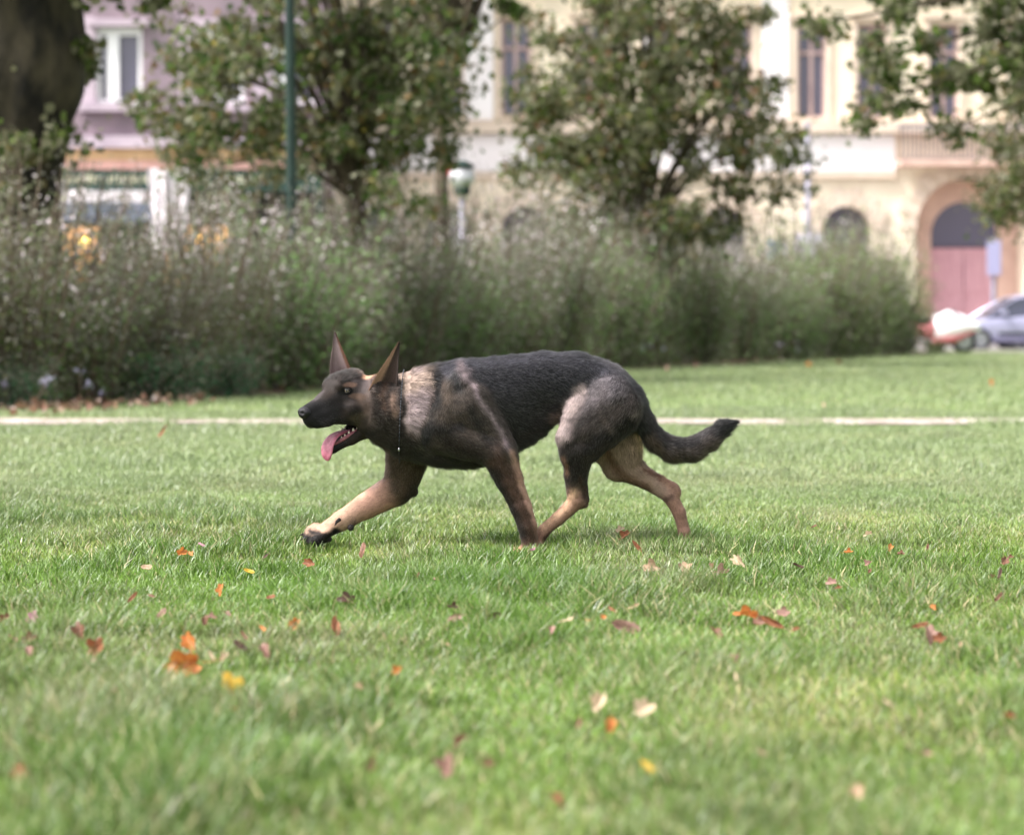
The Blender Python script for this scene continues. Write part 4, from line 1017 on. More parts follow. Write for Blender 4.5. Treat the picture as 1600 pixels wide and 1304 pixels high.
for px, py, sp, ci, lb_ in FL:
    if lb_ is None: lb_ = None
    if lb_ is None:
        where = ("far beyond the path" if py < 650 else "left of the dog, in the grass" if px < 470 and py < 950 else "at the left of the lawn, below the dog" if px < 470 else "below the dog, mid lawn" if px < 900 and py < 1000 else
                 "low in the central foreground" if px < 900 else "right of the dog's hind feet" if py < 930 else "in the right half of the lawn")
        lb_ = "tiny %s leaf fleck %s" % (ci, where)
    fallen(px, py, sp, ci, lb_)
# leaf litter in the soil strip under the left shrubs: beyond counting
r2 = np.random.default_rng(77); n = 620
px = r2.random(n)*1500-60; D = np.interp(px, [a for a, _ in HX], [b_ for _, b_ in HX])+np.where(px < 330, -1.0-1.7*r2.random(n)**1.2+.8*r2.random(n), -.5+1.2*r2.random(n))
k = ((px < 330) | ((px > 470) & (px < 640)) | (r2.random(n) < .25)) & ~((D > 16.9) & (D < 18.8))
px, D = px[k], D[k]; n = len(px)
P = np.stack([(px-800)*D/FPX, D, .03+.03*r2.random(n)], 1)
pal = [lin((150, 116, 100)), lin((128, 96, 82)), lin((168, 140, 126)), lin((104, 82, 70)), lin((156, 118, 100))]
me = leaf_cloud("leaf_litter", P, .075*(.6+.6*r2.random(n)), 'broad', pick_cols(n, pal, [2, 2, 2, 1.5, 1], r2, .15), droop=0, seed=9)
o = link("leaf_litter", me, M_flo); tag(o, "drift of pinkish brown leaf litter along the hedge foot", "leaf litter", kind='stuff')
# ================================================================== THE DOG
# Placed from the photo: every joint is given as (photo column, photo row, distance offset in m from the dog's midline at 8 m).
DD = 7.65
def Q(px, py, y=0.0):
    return np.array(W(px, py, DD+y))
PXM = DD/FPX                                  # metres per photo pixel at the dog
# head frame: origin between the eyes; s forward along the muzzle, t to the dog's left (towards the camera), u up; in photo pixels
HY = math.radians(43); HA = np.array((-math.cos(HY), -math.sin(HY), 0)); HT = np.array((math.sin(HY), -math.cos(HY), 0)); HU = np.array((0, 0, 1.0))
HO = Q(521, 610, -0.055)
def H(s, t, u): return HO+(HA*s+HT*t+HU*u)*PXM

saddle = lin((50, 49, 56)); grey = lin((104, 97, 102)); sable = lin((84, 73, 67)); neckc = lin((132, 114, 108)); tan = lin((164, 124, 102)); ltan = lin((180, 148, 128)); brown = lin((92, 72, 56))
dkbr = lin((64, 53, 46)); face = lin((60, 48, 42)); black = lin((36, 34, 36)); pinkg = lin((136, 120, 122)); tanleg = lin((162, 126, 110)); farth = lin((160, 136, 122))

# name, a, b, radius a, radius b (photo px), sideways scale, colour a, colour b
TR = [
 (Q(668, 648), Q(706, 648), 71, 75, .62, dkbr, dkbr), (Q(706, 648), Q(750, 643), 75, 77, .64, dkbr, saddle), (Q(750, 643), Q(800, 626), 77, 68, .66, saddle, saddle),
 (Q(800, 626), Q(850, 605), 68, 51, .68, saddle, saddle), (Q(850, 605), Q(900, 601), 51, 46, .74, saddle, saddle), (Q(900, 601), Q(938, 617), 46, 49, .8, saddle, grey), (Q(938, 617), Q(966, 634), 49, 43, .8, grey, saddle),
 (Q(640, 652, -.005), Q(668, 649), 60, 68, .66, neckc, dkbr),
 (Q(700, 640), Q(726, 600), 38, 34, .8, sable, sable), (Q(690, 696), Q(742, 698), 26, 25, 1.2, dkbr, dkbr)]
NK = [(Q(590, 632, -.012), Q(645, 646), 46, 64, .78, neckc, neckc), (Q(580, 630, -.012), Q(604, 642, -.008), 37, 49, .85, sable, neckc), (Q(584, 654, -.015), Q(640, 668, 0), 29, 45, .9, dkbr, dkbr)]
HDS = [  # head, in head frame
 (H(-34, 0, 1), H(-16, 0, 2), 31, 26, 1, face, face), (H(-62, 0, -6), H(-34, 0, 0), 26, 31, 1, sable, face),
 (H(-40, 18, -25), H(-22, 15, -28), 26, 22, 1, face, face), (H(-40, -18, -25), H(-22, -15, -28), 26, 22, 1, face, face),
 (H(-14, 12, 8), H(0, 15, 7), 12, 9, 1, face, face), (H(-14, -12, 8), H(0, -15, 7), 12, 9, 1, face, face),
 (H(-14, 0, -6), H(14, 0, -18), 26, 18, 1, face, face), (H(10, 0, -17), H(51, 0, -31), 16, 10.8, 1, face, black),
 (H(0, 0, -29), H(43, 0, -41), 23.5, 14.5, 1, face, black), (H(-34, 26, -14), H(-8, 20, -13), 9, 7, 1, face, face), (H(18, 11.5, -47), H(39, 7.5, -50), 8.5, 8, 1, black, black), (H(-34, -26, -14), H(-8, -20, -13), 9, 7, 1, face, face), (H(18, -11.5, -47), H(39, -7.5, -50), 8.5, 8, 1, black, black),
 (H(-22, 16, -40), H(16, 10, -42), 14, 9, 1, face, dkbr), (H(-22, -16, -40), H(16, -10, -42), 14, 9, 1, face, dkbr), (H(-55, 8, -40), H(-74, 4, -30), 24, 30, 1, sable, sable),
 (H(-52, 24, -28), H(-62, 26, -18), 15, 15, 1, face, sable)]
JAW = [(H(-58, 12, -58), H(-28, 10, -74), 15, 10.5, 1, dkbr, dkbr), (H(-58, -12, -58), H(-28, -10, -74), 15, 10.5, 1, dkbr, dkbr), (H(-28, 9, -75), H(8, 5, -91), 9, 6.5, 1, dkbr, black), (H(-28, -9, -75), H(8, -5, -91), 9, 6.5, 1, dkbr, black), (H(2, 0, -90), H(12, 0, -93), 8, 6.5, 1, black, black), (H(-60, 0, -60), H(-10, 0, -84), 14, 6, 1, dkbr, black), (H(-70, 0, -48), H(-56, 0, -58), 28, 20, 1, dkbr, dkbr)]
yN, yF = -.095, .095
FN = [(Q(716, 605, -.068), Q(690, 665, -.070), 26, 36, .9, sable, sable), (Q(690, 672, -.072), Q(782, 706, -.102), 36, 25, .85, sable, sable), (Q(735, 640, -.082), Q(785, 700, -.098), 42, 22, .7, sable, sable), (Q(716, 590, -.07), Q(768, 655, -.085), 17, 16, .8, grey, grey), (Q(768, 655, -.09), Q(797, 702, -.10), 13, 9.5, 1, grey, pinkg),
      (Q(779, 708, -.10), Q(795, 748, -.098), 27, 21.5, .8, sable, tanleg), (Q(795, 748, -.098), Q(814, 792, -.095), 21.5, 17.5, .85, tanleg, tanleg), (Q(814, 792, -.095), Q(824, 822, -.095), 17.5, 16, 1, tanleg, tanleg), (Q(800, 712, -.10), Q(803, 722, -.10), 7, 7, 1, tanleg, tanleg),
      (Q(824, 822, -.095), Q(829, 852, -.095), 15.5, 14, 1.1, tanleg, tanleg), (Q(826, 854, -.085), Q(811, 863, -.08), 9, 7, 1, tan, tan), (Q(828, 854, -.105), Q(811, 864, -.112), 9, 7, 1, tan, tan), (Q(824, 857, -.095), Q(805, 864, -.095), 9, 7, 1, tan, tan)]
FF = [(Q(700, 640, .06), Q(640, 684, .075), 40, 40, .8, dkbr, dkbr), (Q(642, 690, .08), Q(630, 742, .09), 40, 29, .75, dkbr, brown), (Q(632, 742, .09), Q(620, 768, .09), 27, 22, .8, brown, tanleg), (Q(640, 762, .09), Q(646, 768, .09), 11, 8, 1, brown, brown), (Q(622, 762, .09), Q(572, 790, .075), 26, 20.5, .8, tanleg, tanleg), (Q(572, 790, .075), Q(534, 813, .06), 20.5, 17, .85, tanleg, ltan),
      (Q(534, 813, .06), Q(512, 826, .05), 16.5, 14, 1.0, ltan, ltan)]
# four toes of the raised paw, splayed
for k, (dy, ex, ey) in enumerate(((-.032, 490, 846), (-.012, 481, 841), (.012, 480, 834), (.030, 487, 829))):
    FF += [(Q(511, 829+3*(1.5-k)*.6, .05+dy*.7), Q(ex+6, ey-3, .045+dy), 9.5, 9, 1, ltan, ltan), (Q(ex+6, ey-3, .045+dy), Q(ex, ey+2, .043+dy), 8.5, 7, 1, ltan, dkbr)]
FF += [(Q(551, 815, .052), Q(549, 820, .05), 6.5, 5, 1, black, black)]
HN = [(Q(948, 626, -.05), Q(908, 674, -.078), 42, 29, .72, grey, sable), (Q(964, 640, -.05), Q(918, 698, -.074), 37, 25, .72, sable, dkbr), (Q(906, 636, -.062), Q(889, 684, -.085), 23, 19, .8, pinkg, pinkg), (Q(890, 684, -.085), Q(893, 712, -.083), 21.5, 19, .85, pinkg, dkbr), (Q(903, 705, -.082), Q(900, 745, -.075), 27, 17, .75, dkbr, sable),
      (Q(896, 742, -.075), Q(898, 778, -.065), 15, 12.5, .85, sable, tanleg), (Q(908, 742, -.07), Q(912, 778, -.062), 10, 8.5, .8, dkbr, dkbr), (Q(907, 782, -.062), Q(910, 784, -.062), 12.5, 11, .8, brown, brown), (Q(902, 782, -.062), Q(872, 810, -.05), 13.5, 11, .9, tanleg, tanleg), (Q(872, 810, -.05), Q(850, 828, -.04), 11, 10.5, 1, tanleg, tanleg), (Q(850, 829, -.04), Q(838, 851, -.04), 10.5, 9.5, 1.2, tanleg, tanleg), (Q(840, 849, -.05), Q(825, 858, -.055), 8, 6, 1, tan, tan), (Q(840, 849, -.03), Q(825, 858, -.022), 8, 6, 1, tan, tan)]
HF = [(Q(950, 630, .05), Q(955, 690, .07), 46, 38, .75, saddle, farth), (Q(955, 690, .07), Q(966, 728, .075), 36, 25, .75, farth, farth), (Q(982, 665, .06), Q(975, 712, .07), 22, 26, .75, farth, farth), (Q(968, 722, .075), Q(1008, 747, .075), 27, 17, .75, farth, farth), (Q(1008, 747, .075), Q(1042, 772, .075), 16.5, 12.5, .85, farth, farth), (Q(1006, 736, .075), Q(1052, 762, .075), 8, 8.5, .8, tan, tanleg), (Q(1050, 763, .075), Q(1054, 768, .075), 11.5, 12, .8, tanleg, tanleg),
      (Q(1048, 776, .075), Q(1061, 800, .075), 13.5, 11.5, .9, tanleg, tanleg), (Q(1061, 800, .075), Q(1069, 830, .075), 11.5, 10.5, .95, tanleg, tanleg), (Q(1069, 830, .075), Q(1068, 848, .075), 10.5, 9.5, 1.2, tanleg, tan), (Q(1068, 848, .085), Q(1055, 856, .088), 8, 6.5, 1, tan, tan), (Q(1068, 848, .065), Q(1055, 856, .060), 8, 6.5, 1, tan, tan)]
TL = [(Q(978, 622), Q(1003, 655), 24, 17, .9, saddle, saddle), (Q(1003, 655), Q(1026, 688), 15, 16, .9, saddle, sable), (Q(1026, 688), Q(1052, 702), 16, 17.5, .9, sable, sable), (Q(1052, 702), Q(1080, 702), 17.5, 17, .9, sable, sable), (Q(1080, 702), Q(1107, 687), 17, 15, .9, sable, sable), (Q(1107, 687), Q(1129, 668), 15, 11, .9, sable, black), (Q(1129, 668), Q(1148, 658), 11, 2.5, .9, black, black)]
def slim(L_, lim, k):
    return [tuple(v-k if j in (2, 3) and max(p[2], p[3]) < lim and v > 9 else v for j, v in enumerate(p)) for p in L_]
FN, FF, HN, HF = slim(FN, 23, 1.2), slim(FF, 22, 1.0), slim(HN, 23, .8), slim(HF, 20, 1.4)
GROUPS = [("T", TR+NK+HDS, .022, 0), ("J", JAW, .010, .008), ("FN", FN, .008, .012), ("FF", FF, .007, .020), ("HN", HN, .007, .013), ("HF", HF, .007, .020), ("L", TL, .015, .018)]

def rc_dist(P, pr):
    """round cone with a sideways squash, evaluated at P (n,3)"""
    a, b_, ra, rb, ky = pr[0], pr[1], pr[2]*PXM, pr[3]*PXM, pr[4]
    sc = np.array([1, 1/ky, 1]); m0 = (a+b_)/2
    p, A, B = (P-m0)*sc, (a-m0)*sc, (b_-m0)*sc
    ab = B-A; L2 = float(ab@ab)+1e-12
    t = np.clip(((p-A)@ab)/L2, 0, 1)
    d = np.linalg.norm(p-A-t[:, None]*ab, axis=1)-(ra+(rb-ra)*t)
    return d*min(1, (1+ky)/2 if ky < 1 else 1), t

def smin(a, b_, k):
    h = np.clip(.5+.5*(b_-a)/k, 0, 1)
    return b_*(1-h)+a*h-k*h*(1-h)

VX = .0040 if not QUICK else .006
lo = np.array([Q(462, 0)[0], DD-.30, -.03]); hi = np.array([Q(1162, 0)[0], DD+.22, .50]); hi[2] = Q(0, 515)[2]
dims = np.ceil((hi-lo)/VX).astype(int)+1
gx, gy, gz = [lo[i]+VX*np.arange(dims[i]) for i in range(3)]
def field(prims, k, base=None):
    Fd = np.full(dims, .5, dtype=np.float32) if base is None else base
    for pr in prims:
        R = max(pr[2], pr[3])*PXM*max(1, pr[4])+k*1.5+.02
        mn = np.minimum(pr[0], pr[1])-R; mx_ = np.maximum(pr[0], pr[1])+R
        i0 = np.clip(((mn-lo)/VX).astype(int), 0, dims-1); i1 = np.clip(((mx_-lo)/VX).astype(int)+2, 1, dims)
        if (i1 <= i0).any(): continue
        sl = tuple(slice(i0[j], i1[j]) for j in range(3))
        X, Y, Z = np.meshgrid(gx[sl[0]], gy[sl[1]], gz[sl[2]], indexing='ij')
        d, _ = rc_dist(np.stack([X.ravel(), Y.ravel(), Z.ravel()], 1), pr)
        Fd[sl] = smin(Fd[sl], d.reshape(X.shape), k)
    return Fd
T = field(TR, .030); T = field(NK, .022, T); Hd = field(HDS, .009); T = smin(T, Hd, .009)
FIN = T.copy()
for nm, pr, k, kt in GROUPS[1:]:
    FIN = np.minimum(FIN, smin(T, field(pr, k), kt))
# hollows: eye sockets, the mouth, nostril-to-lip cleft, grooves behind the shoulder and before the thigh
def carve(c, r_, k):
    global FIN
    c = np.array(c); R = r_+k+.01
    i0 = np.clip(((c-R-lo)/VX).astype(int), 0, dims-1); i1 = np.clip(((c+R-lo)/VX).astype(int)+2, 1, dims)
    sl = tuple(slice(i0[j], i1[j]) for j in range(3)); X, Y, Z = np.meshgrid(gx[sl[0]], gy[sl[1]], gz[sl[2]], indexing='ij')
    d = r_-np.sqrt((X-c[0])**2+(Y-c[1])**2+(Z-c[2])**2)
    FIN[sl] = -smin(-FIN[sl], -d, k)
EYES = [(H(-8, 24, 0)), (H(-8, -24, 0))]
for e, sg in zip(EYES, (1, -1)): carve(H(-3, 30*sg, -.5), 5.6*PXM, .005)
for s_ in np.linspace(-38, 34, 10):
    for t_ in ((-14, -5, 5, 14) if s_ < 12 else (0,)): carve(H(s_, t_*(1-max(s_, 0)*.012), -60.5-.12*(s_+20)*(s_ < 10)-(s_ > 10)*5), (4.0+.085*(s_+38) if s_ < 12 else 6)*PXM, .003)

def surface_nets(Fg):
    s = Fg < 0; nx, ny, nz = Fg.shape
    cs = [(i, j, k) for i in (0, 1) for j in (0, 1) for k in (0, 1)]
    cnt = sum(s[i:nx-1+i, j:ny-1+j, k:nz-1+k].astype(np.int8) for i, j, k in cs)
    act = (cnt > 0) & (cnt < 8); idx = np.full(act.shape, -1, dtype=np.int64); I = np.argwhere(act); idx[act] = np.arange(len(I))
    acc = np.zeros((len(I), 3)); n = np.zeros(len(I))
    val = {c: Fg[I[:, 0]+c[0], I[:, 1]+c[1], I[:, 2]+c[2]].astype(float) for c in cs}
    for a in cs:
        for ax in range(3):
            if a[ax]: continue
            b_ = list(a); b_[ax] = 1; b_ = tuple(b_)
            va, vb = val[a], val[b_]; cr_ = (va < 0) != (vb < 0); t = np.where(cr_, va/(va-vb+1e-20), 0)
            p = np.tile(np.array(a, float), (len(I), 1)); p[:, ax] += t
            acc += p*cr_[:, None]; n += cr_
    V = I+acc/n[:, None]; quads = []
    for ax in range(3):
        o1, o2 = [k for k in range(3) if k != ax]
        sh = [slice(1, d-1) for d in Fg.shape]; sh[ax] = slice(0, Fg.shape[ax]-1); sh2 = list(sh); sh2[ax] = slice(1, Fg.shape[ax])
        A, B = s[tuple(sh)], s[tuple(sh2)]; ch = np.argwhere(A != B); 
        g = ch.copy(); g[:, o1] += 1; g[:, o2] += 1
        inside = A[tuple(ch.T)]
        def cell(d1, d2):
            c = g.copy(); c[:, o1] -= d1; c[:, o2] -= d2; return idx[tuple(c.T)]
        q = np.stack([cell(1, 1), cell(0, 1), cell(0, 0), cell(1, 0)], 1)
        flip = inside if ax != 1 else ~inside
        q = np.where(flip[:, None], q, q[:, ::-1]); quads.append(q)
    return V, np.concatenate(quads)
V, F4 = surface_nets(FIN)
V = V*VX+lo
# keep the largest piece only, relax once
E = np.concatenate([F4[:, [0, 1]], F4[:, [1, 2]], F4[:, [2, 3]], F4[:, [3, 0]]])
def relax(V, w):
    S = np.zeros_like(V); c = np.zeros(len(V)); np.add.at(S, E[:, 0], V[E[:, 1]]); np.add.at(c, E[:, 0], 1); np.add.at(S, E[:, 1], V[E[:, 0]]); np.add.at(c, E[:, 1], 1)
    return V*(1-w)+w*S/c[:, None]
V = relax(V, .6); V = relax(V, .6); V = relax(V, .5)
lab = np.arange(len(V))
while True:
    m = np.minimum(lab[E[:, 0]], lab[E[:, 1]]); old = lab.copy()
    np.minimum.at(lab, E[:, 0], m); np.minimum.at(lab, E[:, 1], m); lab = lab[lab]
    if (lab == old).all(): break
main = np.bincount(lab).argmax(); keep = lab == main; F4 = F4[keep[F4[:, 0]]]; remap = np.cumsum(keep)-1; V = V[keep]; F4 = remap[F4]
# normals
fn = np.cross(V[F4[:, 2]]-V[F4[:, 0]], V[F4[:, 3]]-V[F4[:, 1]]); VN = np.zeros_like(V)
for j in range(4): np.add.at(VN, F4[:, j], fn)
VN /= np.linalg.norm(VN, axis=1)[:, None]+1e-12

# coat: colour, hair direction and length follow the limb each point lies on
HIDS, NIDS, TIDS = [{id(p) for p in L_} for L_ in (HDS, NK, TR)]
allp = [(p, g[0]) for g in GROUPS for p in g[1]]
def body_attr(P):
    n = len(P); W_ = np.zeros(n); C = np.zeros((n, 3)); Fl = np.zeros((n, 3)); gw = {}
    for p, g in allp:
        d, t = rc_dist(P, p); w = np.exp(-np.clip(d+.010, -.02, 1)/.0055)
        w *= 1.0 if g != "T" else .8
        ca, cb_ = np.array(p[5]), np.array(p[6]); C += w[:, None]*(ca+(cb_-ca)*t[:, None])
        dr = p[1]-p[0]; dr = dr/(np.linalg.norm(dr)+1e-9)
        if id(p) in HIDS: dr = -HA*.9+np.array([0, 0, -.15])
        if id(p) in NIDS: dr = np.array([.85, 0, -.35])
        if id(p) in TIDS: dr = np.array([.95, 0, -.25])
        Fl += w[:, None]*dr; W_ += w; gw[g] = gw.get(g, 0)+w
    return C/W_[:, None], Fl/(np.linalg.norm(Fl, axis=1)[:, None]+1e-9), {k: v/W_ for k, v in gw.items()}
C, FL_, GW = body_attr(V)
ppx = V[:, 0]*FPX/V[:, 1]+800; ppy = HOR-(V[:, 2]-CH)*FPX/V[:, 1]       # where each point sits on the side profile
nz1 = vnoise(V[:, 0]*38+V[:, 2]*9, V[:, 2]*38, 3); nz2 = vnoise(V[:, 0]*90, V[:, 2]*90, 4)
def seg(pts):
    """distance in photo px to a polyline on the flank"""
    d = np.full(len(V), 1e9); wx, wy = ppx+(nz1-.5)*6, ppy+(nz2-.5)*5
    for (x0, y0), (x1, y1) in zip(pts[:-1], pts[1:]):
        vx, vy = x1-x0, y1-y0; t = np.clip(((wx-x0)*vx+(wy-y0)*vy)/(vx*vx+vy*vy+1e-9), 0, 1)
        d = np.minimum(d, np.hypot(wx-x0-t*vx, wy-y0-t*vy))
    return d
def paint(pts, r_, soft, col, a=1.0, grp=None, mask=None):
    global C
    k = a*np.clip((r_+soft-seg(pts))/(2*soft), 0, 1); k = k*k*(3-2*k)
    if grp: k = k*np.clip(sum(GW[g] for g in grp)*1.6, 0, 1)
    if mask is not None: k = k*mask
    C = C*(1-k[:, None])+np.array(col)[None]*k[:, None]
near = (V[:, 1] < DD+.01).astype(float)
TT = ("T",); TFN = ("T", "FN"); 
# torso and saddle
paint([(690, 578), (730, 572), (800, 566), (870, 560), (930, 575), (975, 605)], 14, 10, lin((84, 82, 92)), .9, TFN+("L",))  # bluish grey highlight along the back, painted into the coat
paint([(745, 600), (800, 600), (860, 590), (900, 590)], 30, 22, saddle, .95, TT)
paint([(730, 630), (790, 650), (840, 630)], 34, 18, lin((46, 44, 44)), .8, TT)
paint([(800, 690), (850, 664)], 10, 8, lin((56, 50, 46)), .8, TT)
paint([(860, 655), (876, 645)], 8, 8, lin((150, 130, 118)), .8, TT)
# chest and throat
paint([(600, 690), (660, 706), (740, 722)], 22, 12, lin((52, 43, 38)), .9, TT)
paint([(655, 695), (690, 700)], 12, 10, lin((104, 96, 94)), .7, TT)
paint([(570, 684), (620, 690)], 18, 10, lin((50, 43, 38)), .9, TT)
# neck ruff: dark collar line, pale patch, dark behind it
paint([(650, 592), (652, 625), (647, 660)], 15, 7, lin((164, 146, 148)), 1, TT)
paint([(634, 590), (638, 602), (660, 592)], 14, 8, lin((176, 154, 138)), .7, TT)
paint([(678, 588), (683, 620), (678, 652), (660, 690)], 8, 5, lin((40, 38, 40)), .95, TFN)
paint([(624, 596), (628, 640), (624, 680)], 5, 5, lin((48, 42, 40)), .95, TT)
paint([(600, 592), (598, 640), (604, 680)], 20, 8, lin((62, 51, 46)), .95, TT)  # groove behind the jaw: crease shade painted as a darker strip
paint([(613, 618), (614, 646)], 5, 5, lin((140, 114, 100)), .85, TT)
paint([(598, 600), (598, 640)], 6, 6, lin((88, 64, 50)), .8, TT)
paint([(605, 665), (600, 690)], 12, 8, dkbr, .9, TT)
# shoulder
paint([(695, 600), (700, 625)], 9, 9, lin((106, 90, 80)), .7, TFN, near)
paint([(712, 582), (716, 605)], 8, 7, lin((66, 64, 66)), .9, TFN, near)
paint([(716, 572), (732, 590), (742, 612), (756, 636), (772, 656), (786, 686), (797, 704)], 4, 5, lin((146, 130, 134)), .9, TFN, near)
paint([(716, 573), (728, 584)], 8, 5, lin((150, 134, 136)), .6, TFN, near)
paint([(690, 650), (730, 668), (760, 690)], 18, 14, lin((84, 72, 64)), .8, TFN, near)
paint([(700, 690), (745, 712)], 12, 10, lin((56, 44, 36)), .8, TFN, near)
paint([(672, 668), (700, 672), (722, 664)], 7, 7, lin((34, 30, 30)), .8, TFN, near)
paint([(735, 640), (752, 672), (770, 700)], 7, 8, lin((44, 40, 40)), .7, TFN, near)
paint([(775, 700), (786, 730)], 12, 8, lin((96, 78, 70)), .8, ("FN",))
# near foreleg: dark front, tan rear edge
paint([(775, 725), (800, 772), (816, 815), (824, 838)], 17, 6, lin((92, 68, 56)), .85, ("FN",))
paint([(768, 740), (785, 772), (800, 808), (812, 832)], 12, 6, lin((54, 42, 36)), .95, ("FN",))
paint([(800, 706), (806, 728), (818, 760), (836, 808)], 5, 4, lin((186, 150, 134)), .9, ("FN",))
# far foreleg
paint([(612, 715), (640, 740), (634, 760)], 30, 12, lin((84, 68, 52)), .9, ("FF",))
paint([(600, 700), (604, 735), (585, 757)], 6, 6, lin((140, 118, 112)), .8, ("FF", "T"), (ppy > 698)*1.0)
paint([(650, 768), (640, 790)], 14, 8, dkbr, .8, ("FF",))
paint([(565, 772), (530, 798), (505, 818)], 6, 5, lin((192, 158, 134)), .7, ("FF",))
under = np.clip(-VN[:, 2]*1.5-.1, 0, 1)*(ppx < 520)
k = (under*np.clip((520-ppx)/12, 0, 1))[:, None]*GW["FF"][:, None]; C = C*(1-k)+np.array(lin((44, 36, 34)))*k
paint([(468, 845), (500, 848), (520, 840), (528, 834)], 10, 3, lin((34, 28, 28)), .97, ("FF",))
paint([(474, 840), (500, 840), (516, 836)], 6, 3, lin((34, 28, 28)), .9, ("FF",))
paint([(486, 830), (506, 834)], 3.5, 3, lin((40, 32, 32)), .9, ("FF",))
# near hind leg
paint([(905, 612), (890, 640), (880, 665), (874, 690)], 12, 9, lin((176, 158, 156)), .95, ("HN", "T"), near)
paint([(905, 640), (893, 655)], 4, 4, lin((96, 84, 84)), .7, ("HN",))
paint([(940, 610), (925, 640)], 16, 12, lin((118, 108, 112)), .7, ("HN", "T"), near)
paint([(930, 665), (950, 650), (975, 640)], 22, 12, lin((82, 72, 70)), .9, ("HN", "T"), near)
paint([(915, 700), (950, 680), (985, 655)], 10, 7, lin((40, 34, 32)), .9, ("HN", "T"), near)
paint([(925, 640), (905, 668), (896, 700)], 7, 8, lin((62, 54, 52)), .8, ("HN",), near)
paint([(945, 655), (962, 668)], 6, 6, lin((118, 104, 96)), .6, ("HN",), near)
paint([(890, 705), (896, 735)], 20, 8, lin((52, 44, 40)), .9, ("HN",))
paint([(878, 712), (886, 738)], 4, 4, lin((140, 104, 80)), .8, ("HN",))
paint([(896, 770), (885, 792), (850, 822)], 7, 5, lin((222, 184, 152)), .6, ("HN",))
paint([(906, 745), (914, 775)], 4, 3, lin((80, 60, 48)), .9, ("HN",))
paint([(914, 796), (880, 824), (850, 842)], 5, 4, lin((96, 70, 60)), .8, ("HN",))
# far hind leg
paint([(946, 700), (975, 748), (1010, 762)], 8, 7, lin((128, 98, 80)), .9, ("HF",))
paint([(1006, 733), (1030, 748)], 3, 3, lin((128, 88, 72)), .8, ("HF",))
paint([(1000, 675), (1004, 700)], 7, 5, lin((220, 190, 166)), .8, ("HF",))
paint([(1040, 778), (1050, 776)], 4, 4, lin((110, 84, 76)), .8, ("HF",))
# rump, tail
paint([(985, 618), (997, 660)], 7, 6, lin((52, 50, 54)), .9, ("T", "L"))
paint([(990, 645), (996, 640)], 4, 4, lin((150, 136, 132)), .6, ("HN", "T"), near)
paint([(1012, 650), (1040, 690), (1078, 692), (1110, 672)], 9, 7, lin((62, 57, 58)), .9, ("L",))
paint([(1012, 680), (1040, 716), (1085, 722), (1118, 700)], 8, 6, lin((96, 80, 66)), .8, ("L",))
paint([(1122, 668), (1152, 658)], 14, 8, lin((30, 28, 28)), 1, ("L",))
# face, painted in the head's own frame
hl = (V-HO)/PXM; hs, ht, hu = hl@HA, np.abs(hl@HT), hl@HU
ishead = np.clip(np.exp(-np.clip(rc_dist(V, (H(-60, 0, -20), H(50, 0, -40), 52, 40, 1))[0], 0, 1)/.004), 0, 1)*(ppx < 606)
def fp(s, t, u, rs, rt, ru, col, a=1.0, soft=.5):
    global C
    q = np.sqrt(((hs-s)/rs)**2+((ht-t)/rt)**2+((hu-u)/ru)**2)
    k = (a*np.clip((1+soft-q)/soft, 0, 1)*ishead)[:, None]; C = C*(1-k)+np.array(col)*k
fp(-30, 0, 20, 34, 30, 18, lin((74, 66, 66)), .8)
fp(-26, 27, 4, 16, 14, 14, lin((84, 74, 74)), .8)
fp(-48, 20, 28, 14, 22, 10, lin((206, 160, 128)), .9)
fp(-40, 6, 34, 22, 26, 7, lin((190, 148, 124)), .95)
fp(26, 0, -14, 30, 5, 12, lin((94, 84, 86)), .7)  # pinkish grey highlight painted along the muzzle bridge
fp(28, 14, -34, 22, 14, 16, lin((46, 42, 44)), .95)
fp(50, 0, -40, 16, 20, 20, lin((34, 32, 34)), .95)
fp(4, 24, -15, 18, 12, 10, lin((46, 40, 40)), .85)
fp(-12, 26, -18, 10, 10, 5, lin((92, 80, 78)), .5)  # painted highlight on the cheekbone below the eye
fp(-12, 24, 9, 10, 8, 3.5, lin((140, 108, 94)), .8)
fp(-20, 30, -8, 10, 8, 3.5, lin((116, 92, 78)), .8)
fp(-46, 34, 6, 11, 14, 9, lin((98, 84, 84)), .7)  # temple highlight put into the coat colour
fp(-38, 34, -26, 18, 14, 16, lin((84, 67, 58)), .85)
fp(-58, 38, -26, 8, 12, 10, lin((104, 90, 88)), .7)
fp(-22, 28, -30, 12, 10, 10, lin((44, 37, 34)), .8)
fp(-30, 32, -10, 12, 10, 5, lin((96, 74, 60)), .7)
fp(-30, 30, -44, 16, 16, 10, lin((98, 84, 72)), .7)
fp(-50, 34, -46, 18, 18, 12, lin((46, 38, 34)), .9)
fp(-62, 34, -8, 8, 16, 22, lin((58, 44, 40)), .8)
fp(0, 10, -50, 20, 18, 8, lin((40, 34, 34)), .8)
fp(-7, 26, 0, 8.5, 8, 5.5, lin((20, 17, 17)), 1, .35)
fp(1, 23, -3, 7, 6, 3, lin((24, 20, 20)), .9)
fp(-14, 0, -62, 36, 19, 9, lin((44, 22, 24)), .95, .3)
fp(-10, 0, -92, 40, 18, 8, lin((30, 27, 27)), .9)
fp(12, 0, -90, 14, 14, 12, lin((26, 24, 24)), .9)
lm = C.mean(1); ks = np.clip((lm-.03)/.20, 0, 1); C = C*(.40+.62*ks)[:, None]
C = np.clip(C*(.9+.2*nz2)[:, None]*(1+np.clip((V[:, 2]-.30)/.06, .1, 1)*np.where(ppx < 606, .3, 1)*(-.2+.4*vnoise(V[:, 0]*44+V[:, 2]*14, V[:, 2]*150, 61)))[:, None], 0, 1)

